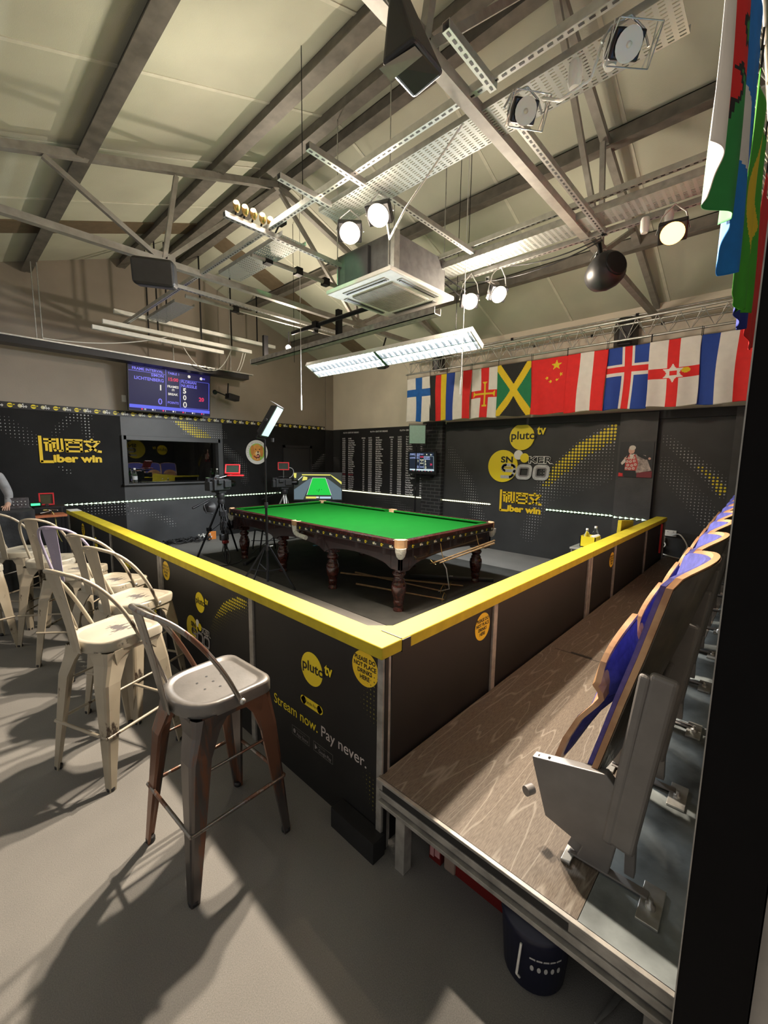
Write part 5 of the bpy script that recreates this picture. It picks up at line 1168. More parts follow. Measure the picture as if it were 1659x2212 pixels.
MB().box((-5.98, -8.22, .002), (-5.70, -7.98, .012)).box((-5.99, -8.23, 0), (-5.98, -7.97, .17)).box((-5.70, -8.23, 0), (-5.69, -7.97, .17)).box((-5.98, -8.23, 0), (-5.70, -8.22, .17)).box((-5.98, -7.98, 0), (-5.70, -7.97, .17)).box((-6.0, -8.24, .155), (-5.98, -7.96, .172)).build('crate_body', REDD, o, bevel=.003)
o = thing('small_box', (-5.98, -7.88, 0), 'small red and white box on the floor beside the deck leg', 'box')
MB().box((-6.00, -7.93, 0), (-5.90, -7.87, .10)).build('carton', REDD, o); MB().box((-6.002, -7.925, .03), (-6.0005, -7.90, .09)).box((-6.002, -7.895, .02), (-6.0005, -7.875, .07)).build('printed_patch', mat('pale_red_print', (.6, .3, .3), .5), o)
tag(MB().box((-6.0, -8.00, 0), (-5.90, -7.945, .07)).build('tin', mat('beige_tin', (.30, .22, .18), .5), bevel=.008), 'small beige tin on the floor right of the red and white box', 'tin')
tag(MB().tube([(-5.93, -8.62, .012), (-6.02, -8.60, .012), (-6.09, -8.58, .012)], [.012, .010, .004], 8).build('screwdriver', GALV), 'pale metal tool lying on the floor behind the blue tub', 'tool')

# ================================================================== STOOLS
def stool(lab, paint, seatm, legm, solid=True):
    root = thing('bar_stool', (0, 0, 0), lab, 'stool')
    HS = .765; X0, X1, HW = -.19, .19, .185
    def outline(g_):            # D shape: front straight (x+), rear round (x-)
        P = [(X1-g_-.0, -HW+g_+.05), ]
        P = []
        r_ = .055
        for k in range(6): t = R(-90+90*k/5); P.append((X1-g_-r_+r_*math.cos(t), -HW+g_+r_+r_*math.sin(t)))
        for k in range(6): t = R(90*k/5); P.append((X1-g_-r_+r_*math.cos(t), HW-g_-r_+r_*math.sin(t)))
        for k in range(15):
            t = R(90+180*k/14); P.append((-.03+(.16-g_)*math.copysign(abs(math.cos(t))**.85, math.cos(t)), (HW-g_)*math.copysign(abs(math.sin(t))**.85, math.sin(t))))
        return P
    rings = [(0, HS-.055, .002), (0, HS-.012, 0), (.003, HS-.003, 0), (.012, HS, 0), (.024, HS-.001, 0), (.032, HS-.008, 0), (.04, HS-.009, 0)]
    vs = []; n = len(outline(0))
    for g_, z, _ in rings: vs += [(x, y, z) for x, y in outline(g_)]
    fs = [(i*n+k, i*n+(k+1) % n, (i+1)*n+(k+1) % n, (i+1)*n+k) for i in range(len(rings)-1) for k in range(n)]
    m = MB(); m.add(vs, fs, 0, True); m.add(vs[-n:], [tuple(range(n))], 0); m.add([(x, y, HS-.05) for x, y, z in vs[:n]], [tuple(range(n))[::-1]], 0)
    st = m.build('seat', seatm, root)
    m = MB(); f0 = F((0, 0, HS-.0085), (1, 0, 0), (0, 1, 0))
    for a, b in ((-.055, .035), (-.055, -.035), (0, 0), (0, .06), (.0, -.06), (.055, .035)): m.disc(f0, a, b, .0055, .0008, 0, 10)
    (m.build('drain_hole', BLK, st) if paint is GUNM else None)
    # legs
    FX_, FY_ = .235, .225
    for sx in (-1, 1):
        for sy in (-1, 1):
            secs = [(HS-.055, .165 if sx < 0 else .182, .172, .15), (HS-.12, .172 if sx < 0 else .187, .178, .105), (.55, .198, .19, .085), (.30, .215, .207, .062), (.02, FX_, FY_, .036), (0, FX_, FY_, .034)]
            vs = []
            for z, cx, cy, L_ in secs:
                c = L_*.22
                vs += [(sx*(cx-c), sy*cy, z), (sx*(cx-c*.3), sy*(cy-c*.3), z), (sx*cx, sy*(cy-c), z), (sx*cx, sy*(cy-L_), z), (sx*(cx-.012), sy*(cy-L_), z), (sx*(cx-L_*.45), sy*(cy-L_*.45), z), (sx*(cx-L_), sy*(cy-.012), z), (sx*(cx-L_), sy*cy, z)]
            k = 8; fs = []
            for i in range(len(secs)-1):
                for j in range(k):
                    q4 = (i*k+j, i*k+(j+1) % k, (i+1)*k+(j+1) % k, (i+1)*k+j); fs.append(q4 if sx*sy > 0 else q4[::-1])
            m = MB(); m.add(vs, fs, 0, False); m.add(vs[-k:], [tuple(range(k))[::1]], 0)
            m.build('leg', legm, root)
            m = MB(); m.lathe([(.016, -.004+.004), (.02, .004), (.02, .02), (.014, .024)], (sx*(FX_-.017), sy*(FY_-.017), 0), 12); m.build('foot_cap', BLKP, root)
    # arch webs under the seat
    m = MB()
    for s in (-1, 1):
        for ax in (0, 1):
            n_ = 10; pts = []
            for i in range(n_+1):
                t = -1+2*i/n_; pts.append((t*.12, HS-.075-.055*abs(t)**3))
            pts = [(-.13, HS-.05)]+pts+[(.13, HS-.05)]
            if ax: m.prism(pts, F((0, s*.178, 0), (1, 0, 0), (0, 0, 1)), -.0015, .0015)
            else: m.prism(pts, F(((s*.184 if s > 0 else -.165), 0, 0), (0, 1, 0), (0, 0, 1)), -.0015, .0015)
    m.build('seat_apron', legm, root)
    # foot rods
    zf = .285; fx, fy = .215, .206
    for p, q_ in (((-fx, -fy), (fx, -fy)), ((fx, -fy), (fx, fy)), ((fx, fy), (-fx, fy)), ((-fx, fy), (-fx, -fy))): MB().tube([(*p, zf), (*q_, zf)], .0085, 8).build('foot_rod', paint if paint is GUNM else legm, root)
    for s in (-1, 1): MB().tube([(-.185, s*.185, .50), (.185, s*.185, .50)], .006, 8).build('side_rod', paint if paint is GUNM else legm, root)
    # back: splat and bent tube
    m = MB(); zt = 1.165; vs = []
    for z, x, w_ in ((HS-.06, -.196, .030), (HS, -.205, .031), (.95, -.238, .040), (zt-.01, -.283, .052)):
        vs += [(x, -w_, z), (x+.003, 0, z), (x, w_, z), (x-.006, w_, z), (x-.003, 0, z), (x-.006, -w_, z)]
    m.add(vs, [(i*6+j, i*6+(j+1) % 6, (i+1)*6+(j+1) % 6, (i+1)*6+j) for i in range(3) for j in range(6)]+[(0, 5, 4, 3, 2, 1), (18, 19, 20, 21, 22, 23)], 0, False)
    sp = m.build('back_splat', paint, root, bevel=.002)
    m = MB(); P = []
    for i in range(17):
        t = R(360*i/16); P.append((-.232-.021*math.sin(t)*1.6+.004, .018*math.cos(t), .93+.10*math.sin(t)))
    m.tube([Vector(p)+Vector((.003, 0, 0)) for p in P], .0035, 6, caps=False); m.build('pressed_ring', paint, sp)
    half = bez((.02, -.188, HS-.035), (-.05, -.190, .90), (-.16, -.185, 1.10), (-.272, -.075, zt-.012), 14)+bez((-.272, -.075, zt-.012), (-.292, -.045, zt+.002), (-.296, -.02, zt+.004), (-.296, 0, zt+.004), 5)[1:]
    full = half+[Vector((v.x, -v.y, v.z)) for v in half[::-1][1:]]
    MB().tube(full, .0105, 10).build('back_tube', paint, root)
    MB().lathe([(.013, 0), (.013, .006), (.006, .01)], (.02, -.200, HS-.03), 10, ax=(0, -1, 0)).build('screw', GALV, root)
    return root
a = stool('x', GUNM, GUNS, RUST); b = stool('x', CREAMS, SEATW, CREAMS); c = stool('x', LILACS, SEATW, CREAMS)
spots = [(a, -6.590, -7.11, 3, 'dark gunmetal bar stool with a bare metal seat, nearest the camera'), (b, -6.735, -6.18, 22, 'worn cream bar stool directly behind the dark metal one'), (b, -6.485, -5.66, 28, 'worn cream bar stool close to the barrier, third from the camera'),
    (b, -6.47, -5.10, 30, 'worn cream bar stool tucked behind the third one by the barrier'), (c, -6.60, -4.52, 50, 'cream bar stool with a lilac painted backrest'), (b, -6.66, -3.92, 55, 'worn cream bar stool left of the lilac backed one'), (b, -6.80, -3.27, 40, 'worn cream bar stool farthest along the barrier'), (b, -7.22, -3.80, 10, 'cream bar stool cut off by the left edge of the picture')]
used = set()
for src, x, y, rz, lab in spots:
    o = src if id(src) not in used else copy_tree(src); used.add(id(src))
    o.location = (x, y, 0); o.rotation_euler = (0, 0, R(rz)); o['label'] = lab; o['group'] = 'metal bar stools along the left barrier'

# ================================================================== CAMERAS, STANDS, SCREEN
def tripod(root, apex, feet, r=.016, mt=BLKM, lower=None):
    apex = Vector(apex)
    for f_ in feet:
        f_ = Vector(f_); mid = apex.lerp(f_, .5); s = (f_-apex).normalized().cross(Vector((0, 0, 1))).normalized()*.022
        m = MB(); m.tube([apex+s, mid+s*.9], r*.75, 8); m.tube([apex-s, mid-s*.9], r*.75, 8); m.tube([mid-(f_-apex)*.06, f_+Vector((0, 0, .012))], r*.85, 8); m.cbox(mid, (.07, .05, .06)); m.build('leg', lower or mt, root)
        MB().lathe([(.022, 0), (.02, .02), (.012, .03)], (f_.x, f_.y, 0), 10).build('foot', BLKP, root)
def video_camera(loc, yaw_, lab, mon, monrot, pan=True):
    """broadcast camera on its head; loc = top of the tripod"""
    o = thing('video_camera', loc, lab, 'camera'); c = Vector(loc); Q = Matrix.Rotation(R(yaw_), 3, 'Z'); T = lambda x, y, z: c+Q @ Vector((x, y, z))
    m = MB(); m.lathe([(.05, -.06), (.065, -.03), (.065, .03), (.04, .05)], tuple(c), 20); m.cbox(T(0, 0, .07), (.16, .09, .05), Q); m.cbox(T(0, .06, .02), (.07, .03, .07), Q); m.build('fluid_head', BLKP, o, bevel=.004)
    m = MB(); m.cbox(T(-.03, 0, .19), (.34, .15, .18), Q); m.cbox(T(-.20, .03, .17), (.12, .12, .15), Q); m.cbox(T(.06, -.09, .20), (.14, .05, .12), Q); m.cbox(T(-.02, .09, .10), (.16, .05, .09), Q); m.cbox(T(-.10, -.09, .24), (.10, .06, .07), Q); m.build('camera_body', mat('camera_dark_grey', (.03, .031, .034), .4, .1, noise=.1, scale=30), o, bevel=.01)
    m = MB(); m.lathe([(.045, .12), (.05, .15), (.046, .22), (.058, .24), (.062, .30), (.05, .30), (.03, .285)], tuple(T(0, 0, .19)), 22, ax=Q @ Vector((1, 0, 0))); m.build('lens', BLKM, o)
    m = MB(); m.tube([T(-.14, 0, .27), T(-.12, 0, .32), T(.08, 0, .32), T(.12, 0, .27)], .012, 8); m.build('top_handle', BLKM, o)
    MB().tube([T(.10, .05, .29), T(.24, .05, .30)], .014, 8).build('microphone', BLKP, o); MB().cbox(T(-.20, .05, .27), (.10, .06, .06), Q).build('viewfinder', BLKP, o)
    if pan: m = MB(); m.tube([T(-.06, .05, -.0), T(-.42, .14, -.16)], .011, 8); m.tube([T(-.36, .125, -.135), T(-.46, .15, -.175)], .017, 10); m.build('pan_handle', BLKM, o)
    # monitor in a red frame
    w_, h_ = mon[3], mon[4]; QM = Euler([R(a) for a in monrot]).to_matrix(); mc = Vector(mon[:3])
    m = MB()
    for s in (-1, 1): m.cbox(mc+QM @ Vector((0, 0, s*(h_/2-.008))), (w_, .035, .02), QM); m.cbox(mc+QM @ Vector((s*(w_/2-.008), 0, 0)), (.02, .035, h_), QM)
    m.cbox(mc+QM @ Vector((0, .008, 0)), (w_-.01, .018, h_-.01), QM)
    mo = m.build('monitor_frame', RED, o, bevel=.004)
    m = MB(); m.cbox(mc+QM @ Vector((0, -.004, 0)), (w_-.035, .006, h_-.035), QM); m.build('screen', mat('monitor_glass', (.03, .045, .035), .12), mo)
    MB().tube([mc-Vector((0, 0, h_/2)), T(-.02, 0, .30)], .007, 8).build('monitor_arm', GALV, o)
    return o, T
o = thing('tripod', (-4.10, -2.02, 0), 'black camera tripod left of the table hung with cables and small boxes', 'tripod')
tripod(o, (-4.10, -2.02, 1.0), ((-4.44, -1.78, 0), (-4.24, -2.42, 0), (-3.68, -1.72, 0)), .02)
MB().lathe([(.05, .93), (.06, .97), (.05, 1.01)], (-4.10, -2.02, 0), 16).build('crown', BLKP, o)
MB().tube([(-4.10, -2.02, .62), (-4.30, -1.88, .42)], .006).tube([(-4.10, -2.02, .62), (-4.18, -2.25, .42)], .006).tube([(-4.10, -2.02, .62), (-3.86, -1.85, .42)], .006).build('spreader', BLKM, o)
for c_, z_ in (((-4.20, -2.28, .60), (.10, .05, .14)), ((-4.21, -2.31, .42), (.13, .07, .10)), ((-4.17, -2.22, .80), (.12, .06, .09))): MB().cbox(c_, z_).build('clamped_box', BLKP, o, bevel=.006)
MB().cbox((-4.21, -2.35, .345), (.10, .05, .05)).build('red_clamp', REDD, o, bevel=.01)
m = MB()
for k in range(7):
    a0 = random.uniform(-.1, .1); m.tube([Vector((-4.17+a0*.6+random.uniform(-.04, .04), -2.33+random.uniform(-.05, .05), .9-j*.1+random.uniform(-.02, .02))) for j in range(9)], .005, 5)
m.build('taped_cable', BLKP, o)
video_camera((-4.10, -2.02, 1.07), 20, 'broadcast video camera with a red framed monitor left of the table', (-3.88, -2.02, 1.51, .24, .17), (-28, 0, -35))
MB().cbox((-3.86, -2.08, 1.405), (.26, .15, .025), Euler((0, 0, R(-35))).to_matrix()).build('red_tray', RED, bpy.data.objects['video_camera'], bevel=.008)
MB().lathe([(.10, 0), (.0, .05)], (-4.34, -2.10, .90), 18, ax=(-.5, -.6, .3)).tube([(-4.34, -2.06, .98), (-4.44, -2.12, .95), (-4.42, -2.16, .82), (-4.32, -2.16, .80)], .01, 8).build('headset', BLKP, bpy.data.objects['video_camera'])
o = thing('tripod', (-2.2, -.9, 0), 'pale legged tripod by the far corner of the table', 'tripod')
tripod(o, (-2.15, -.95, .92), ((-2.45, -.60, 0), (-2.30, -1.28, 0), (-1.80, -.95, 0)), .02, BLKM, ALU)
video_camera((-2.15, -.95, .98), -15, 'broadcast video camera with a small red monitor beyond the table', (-2.20, -1.0, 1.53, .235, .165), (0, 0, -38))
rod('cable', bez((-2.08, -1.0, 1.50), (-1.88, -1.0, 1.50), (-1.92, -1.0, 1.3), (-2.05, -.98, 1.27)), .008, mat('grey_flex', (.4, .4, .42), .5), 'grey cable curling from the small red monitor to its camera', 'cable', 6)
def light_stand(base, top, lab, dirs, mt=BLKM, r=.016):
    o = thing('light_stand', (base[0], base[1], 0), lab, 'stand'); b = Vector((base[0], base[1], 0))
    MB().tube([b+Vector((0, 0, .08)), b+Vector((0, 0, 1.1))], r, 10).build('lower_tube', mt, o); MB().tube([b+Vector((0, 0, 1.1)), b+Vector((0, 0, top))], r*.75, 10).build('upper_tube', mt, o)
    MB().lathe([(.024, .50), (.026, .54), (.024, .58)], tuple(b), 12).lathe([(.022, 1.07), (.026, 1.10), (.022, 1.14)], tuple(b), 12).build('collar', BLKP, o)
    for a in dirs:
        d = Vector((math.cos(R(a)), math.sin(R(a)), 0)); f_ = b+d*.42
        MB().beam(b+d*.03+Vector((0, 0, .56)), f_+Vector((0, 0, .01)), .012, .022, (0, 0, 1)).build('leg', mt, o); MB().beam(b+Vector((0, 0, .22)), b+d*.235+Vector((0, 0, .285)), .006, .014, (0, 0, 1)).build('brace', mt, o)
    MB().tube([b+Vector((0, 0, .55)), b+Vector((.07, -.03, .56))], .008, 8).build('knob', GALV, o)
    return o
def panel_light(c, n_, w_, h_, lab, yokez):
    c = Vector(c); n_ = Vector(n_).normalized(); fr_ = F(c, Vector((0, 0, 1)).cross(n_), (0, 0, 1)); r_ = fr_.r; u_ = n_.cross(r_); fr_ = F(c, r_, u_)
    o = thing('panel_light', c, lab, 'studio light')
    m = MB(); m.hexa([fr_.p(-w_/2, -h_/2, 0), fr_.p(w_/2, -h_/2, 0), fr_.p(w_/2, h_/2, 0), fr_.p(-w_/2, h_/2, 0), fr_.p(-w_*.42, -h_*.42, -.075), fr_.p(w_*.42, -h_*.42, -.075), fr_.p(w_*.42, h_*.42, -.075), fr_.p(-w_*.42, h_*.42, -.075)][::-1]); m.build('housing', BLKP, o, bevel=.008)
    m = MB(); m.prism([(-w_*.45, -h_*.45), (w_*.45, -h_*.45), (w_*.45, h_*.47), (-w_*.45, h_*.47)], fr_, .001, .006); m.build('diffuser', mat('led_panel_diffuser', (.42, .62, .58), .35, noise=.05, scale=60), o)
    m = MB()
    for s in (-1, 1): m.tube([fr_.p(s*(w_/2+.012), 0, -.03), fr_.p(s*(w_/2+.012), -h_*.58, -.03)], .007, 8)
    m.tube([fr_.p(-(w_/2+.012), -h_*.58, -.03), fr_.p((w_/2+.012), -h_*.58, -.03)], .007, 8); m.build('yoke', BLKM, o)
    MB().lathe([(.02, 0), (.022, .03)], tuple(fr_.p(-w_/2-.02, 0, -.03)), 12, ax=tuple(-r_)).build('tilt_knob', BLKP, o)
    m = MB(); m.beam(fr_.p(-w_/2, h_/2+.006, -.05), fr_.p(w_/2, h_/2+.006, -.05), .10, .006, tuple(u_)); m.build('barn_door', GSTEEL, o)
    MB().lathe([(.018, 0), (.02, .05)], (c.x, c.y, yokez-.03), 12).build('spigot', BLKP, o)
    return o
light_stand((-4.43, -3.98), 1.95, 'tall black light stand between the barrier and the table', (86, -66, 170))
panel_light((-4.33, -4.0, 2.17), (.60, -.62, -.50), .36, .44, 'square LED panel light on the tall black stand left of the table', 1.95)
light_stand((-.50, -3.28), 1.98, 'black light stand beyond the right side of the table', (30, 150, 270))
panel_light((-.50, -3.30, 2.22), (-.80, -.60, -.22), .36, .40, 'square LED panel light in front of the brick pier', 2.0)
# television showing the table
tc_ = Vector((-1.47, -1.25, 1.085)); nv = Vector((-.64, -.77, 0)).normalized(); ft = F(tc_, Vector((0, 0, 1)).cross(nv), (0, 0, 1))
o = thing('television', (tc_.x, tc_.y, 0), 'large television beyond the table showing the green table from above', 'television')
m = MB(); m.prism([(-.545, -.33), (.545, -.33), (.545, .31), (-.545, .31)], ft, -.05, 0); m.build('bezel', BLKP, o, bevel=.006)
m = MB(); v = lambda *p: [(a, b) for a, b in p]
m.flat(v((-.53, -.30), (.53, -.30), (.53, .295), (-.53, .295)), ft, .001, 0)
m.flat(v((-.53, -.30), (-.33, -.30), (-.12, .17), (-.18, .17), (-.53, -.08)), ft, .002, 1); m.flat(v((.53, -.30), (.33, -.30), (.13, .17), (.22, .17), (.53, -.06)), ft, .002, 1)
m.flat(v((-.53, .06), (-.35, .22), (-.33, .22), (-.53, .04)), ft, .003, 3); m.flat(v((-.35, .24), (.28, .24), (.28, .265), (-.35, .265)), ft, .003, 2); m.flat(v((.28, .265), (.53, .10), (.53, .04), (.30, .23)), ft, .003, 2)
m.flat(v((-.25, -.20), (.30, -.20), (.17, .185), (-.12, .185)), ft, .004, 4); m.stroke(ft, v((-.25, -.20), (-.12, .185), (.17, .185), (.30, -.20)), .008, .0045, 3)
m.flat(v((-.35, .12), (-.24, .14), (-.23, .20), (-.32, .22)), ft, .0045, 2); m.flat(v((-.53, .18), (-.48, .18), (-.47, .29), (-.53, .29)), ft, .0045, 2)
for a, b in ((-.02, -.09), (.02, -.10), (.03, -.07), (.01, -.12), (.08, -.08), (.03, -.085)): m.disc(ft, a, b, .008, .005, 5, 8)
m.flat(v((-.27, -.28), (-.04, -.28), (-.04, -.235), (-.27, -.235)), ft, .006, 2); m.flat(v((-.04, -.27), (.02, -.27), (.02, -.235), (-.04, -.235)), ft, .006, 3); m.flat(v((.04, -.28), (.29, -.28), (.29, -.235), (.04, -.235)), ft, .006, 6)
m.build('lit_picture', [emis('tv_dark', (.03, .035, .03), 1), emis('tv_floor', (.12, .17, .20), 1), emis('tv_yellow', (.8, .75, .15), 1), emis('tv_white', (.8, .85, .8), 1), emis('tv_green', (.01, .62, .06), 1), emis('tv_black', (.0, .03, .0), 1), emis('tv_pale_blue', (.5, .65, .8), 1)], o)
MB().box((tc_.x-.02+.03, tc_.y+.03, .05), (tc_.x+.07, tc_.y+.09, .90)).box((tc_.x-.3, tc_.y-.2, .0), (tc_.x+.35, tc_.y+.3, .04)).build('stand', BLKM, o)

# side table with drinks
o = thing('side_table', (-1.75, -7.2, 0), 'small metal edged table inside the right barrier', 'table')
MB().box((-1.98, -7.42, .64), (-1.42, -6.98, .665)).build('table_top', ALU, o, bevel=.004)
for x, y in ((-1.95, -7.0), (-1.45, -7.0), (-1.95, -7.4), (-1.45, -7.4)): MB().tube([(x, y, 0), (x, y, .64)], .012, 8).build('leg', ALU, o)
o = thing('yellow_tub', (-1.75, -7.15, .665), 'yellow open box on the small side table', 'box')
m = MB(); m.box((-1.86, -7.24, .665), (-1.66, -7.06, .675)); m.box((-1.86, -7.24, .665), (-1.85, -7.06, .80)); m.box((-1.67, -7.24, .665), (-1.66, -7.06, .80)); m.box((-1.86, -7.24, .665), (-1.66, -7.23, .80)); m.box((-1.86, -7.07, .665), (-1.66, -7.06, .80)); m.build('box_body', YELV, o)
BOT = [(.0, 0), (.030, .0), (.032, .01), (.032, .12), (.030, .14), (.014, .175), (.013, .19)]
def bottle(x, y, z, s, lab, grp=None, lab_part=True):
    o = thing('water_bottle', (x, y, z), lab, 'bottle', grp); MB().lathe([(r*s, h*s) for r, h in BOT], (x, y, z), 18).build('bottle_body', GLASS, o); MB().lathe([(.015*s, .188*s), (.015*s, .21*s), (0, .211*s)], (x, y, z), 14).build('cap', WHITE, o)
    if lab_part: MB().lathe([(.0328*s, .05*s), (.0328*s, .10*s)], (x, y, z), 18).build('label_band', mat('bottle_label', (.5, .52, .55), .5), o)
bottle(-1.80, -7.12, .676, 1.05, 'clear bottle with white cap standing in the yellow box')
bottle(-1.60, -7.16, .665, 1.15, 'clear bottle with a flip cap right of the yellow box')
tag(MB().lathe([(.035, 0), (.038, .01), (.038, .09), (.03, .10)], (-1.70, -7.15, .80-.04), 16, ax=(.6, -.7, .2)).build('paper_roll', WHITE), 'white paper roll lying in the yellow box', 'roll')
m = MB(); m.add([(-1.66, -7.27, .667), (-1.55, -7.24, .667), (-1.50, -7.34, .70), (-1.62, -7.38, .70), (-1.60, -7.30, .74), (-1.54, -7.26, .73)], [(0, 1, 4), (1, 5, 4), (0, 4, 3), (4, 5, 2, 3), (0, 3, 2, 1), (1, 2, 5)]); tag(m.build('paper_towel', WHITE), 'crumpled white towel in front of the yellow box', 'towel')
bottle(-4.805, -.04, 1.20, 1.35, 'water bottle at the left end of the window sill'); bottle(-3.225, -.04, 1.20, 1.25, 'water bottle at the right end of the window sill')

# ================================================================== DESK, OPERATOR
o = thing('draped_desk', (-7.2, -1.6, 0), 'control desk draped in black cloth at the left edge', 'desk')
m = MB(); nx = 60
top = [(-8, -1.95), (-6.66, -1.95), (-6.54, -1.86), (-6.50, -1.72), (-6.50, -1.30), (-8, -1.30)]
per = []
for (xa, ya), (xb, yb) in zip(top, top[1:]+top[:1]):
    n_ = max(2, int(math.hypot(xb-xa, yb-ya)/.03))
    for k in range(n_): per.append((xa+(xb-xa)*k/n_, ya+(yb-ya)*k/n_))
N = len(per); vs = []
for lv, (z, am) in enumerate(((1.0, 0), (.985, .008), (.7, .015), (.35, .025), (.02, .035))):
    for k, (x, y) in enumerate(per):
        cx, cy = -7.2, -1.6; a = math.sin(k*.9)*am+math.sin(k*.37)*am*.7+am*.3; d = math.hypot(x-cx, y-cy) or 1
        vs.append((x+(x-cx)/d*a, y+(y-cy)/d*a, z))
m.add(vs, [(l*N+k, l*N+(k+1) % N, (l+1)*N+(k+1) % N, (l+1)*N+k) for l in range(4) for k in range(N)], 0, True); m.add(vs[:N], [tuple(range(N))[::-1]], 0); m.build('cloth_drape', CLOTH, o)
MB().box((-7.95, -1.88, .0), (-6.6, -1.36, .96)).build('table_frame', BLKP, o)
o = thing('equipment_rack', (-6.28, -1.2, 0), 'low rack with an orange shelf full of leads beside the draped desk', 'rack')
MB().box((-6.46, -1.40, .84), (-6.10, -1.10, .87)).build('orange_shelf', mat('orange_shelf_paint', (.55, .18, .08), .5), o)
for x, y in ((-6.44, -1.38), (-6.12, -1.38), (-6.44, -1.12), (-6.12, -1.12)): MB().box((x-.012, y-.012, 0), (x+.012, y+.012, .84)).build('leg', BLKM, o)
MB().box((-6.46, -1.40, .97), (-6.10, -1.10, .99)).box((-6.46, -1.12, .84), (-6.44, -1.10, .98)).box((-6.12, -1.12, .84), (-6.10, -1.10, .98)).build('top_shelf', BLKP, o)
for k in range(6):
    P = [Vector((-6.3+random.uniform(-.1, .14), -1.32+random.uniform(-.08, .05), .89+random.uniform(0, .06)-(.12*j if k > 3 else 0))) for j in range(5)]
    rod('cable', bez(P[0], P[1], P[2], P[4], 8), .007, (WHITE, BLKP, mat('yellow_flex', (.6, .5, .15), .5))[k % 3], 'short %s lead tangled on the orange shelf beside the desk' % ('white', 'black', 'yellow')[k % 3], 'cable', 5)['group'] = 'leads on the orange shelf'
o = thing('audio_mixer', (-6.58, -1.45, 1.0), 'dark mixer box with a sloped face standing on the draped desk', 'mixer')
MB().hexa([(-6.75, -1.50, 1.0), (-6.52, -1.50, 1.0), (-6.52, -1.38, 1.0), (-6.75, -1.38, 1.0), (-6.75, -1.46, 1.14), (-6.52, -1.46, 1.14), (-6.52, -1.38, 1.14), (-6.75, -1.38, 1.14)]).build('body', mat('rack_dark', (.04, .035, .04), .5, noise=.3, scale=40), o, bevel=.004)
m = MB()
for i in range(5):
    for j in range(2): m.lathe([(.008, 0), (.007, .008)], (-6.72+i*.04, -1.495+.02*j, 1.05+.04*j), 8, ax=(0, -1, .3))
m.build('knobs', GRV, o)
o = thing('small_monitor', (-6.30, -1.25, .99), 'small red framed monitor on the rack beside the draped desk', 'monitor')
QM = Matrix.Rotation(R(-8), 3, 'Z'); mc = Vector((-6.30, -1.25, 1.09)); m = MB()
for s in (-1, 1): m.cbox(mc+QM @ Vector((0, 0, s*.078)), (.17, .035, .016), QM); m.cbox(mc+QM @ Vector((s*.078, 0, 0)), (.016, .035, .17), QM)
m.cbox(mc+QM @ Vector((0, .012, 0)), (.16, .012, .16), QM); m.build('frame', RED, o, bevel=.003)
MB().cbox(mc+QM @ Vector((0, .003, 0)), (.14, .006, .14), QM).build('screen', mat('olive_screen', (.06, .06, .03), .15), o); MB().box((-6.32, -1.27, .99), (-6.28, -1.23, 1.02)).build('base', BLKP, o)
o = thing('effect_light', (-6.42, -1.3, .99), 'green lit laser fixture between the desk and the red monitor', 'effect light')
MB().cbox((-6.44, -1.30, 1.025), (.14, .12, .06)).build('body', BLKM, o, bevel=.006); MB().cbox((-6.44, -1.363, 1.03), (.10, .004, .03)).build('lens', emis('laser_green', (.05, .9, .25), 2.5), o)
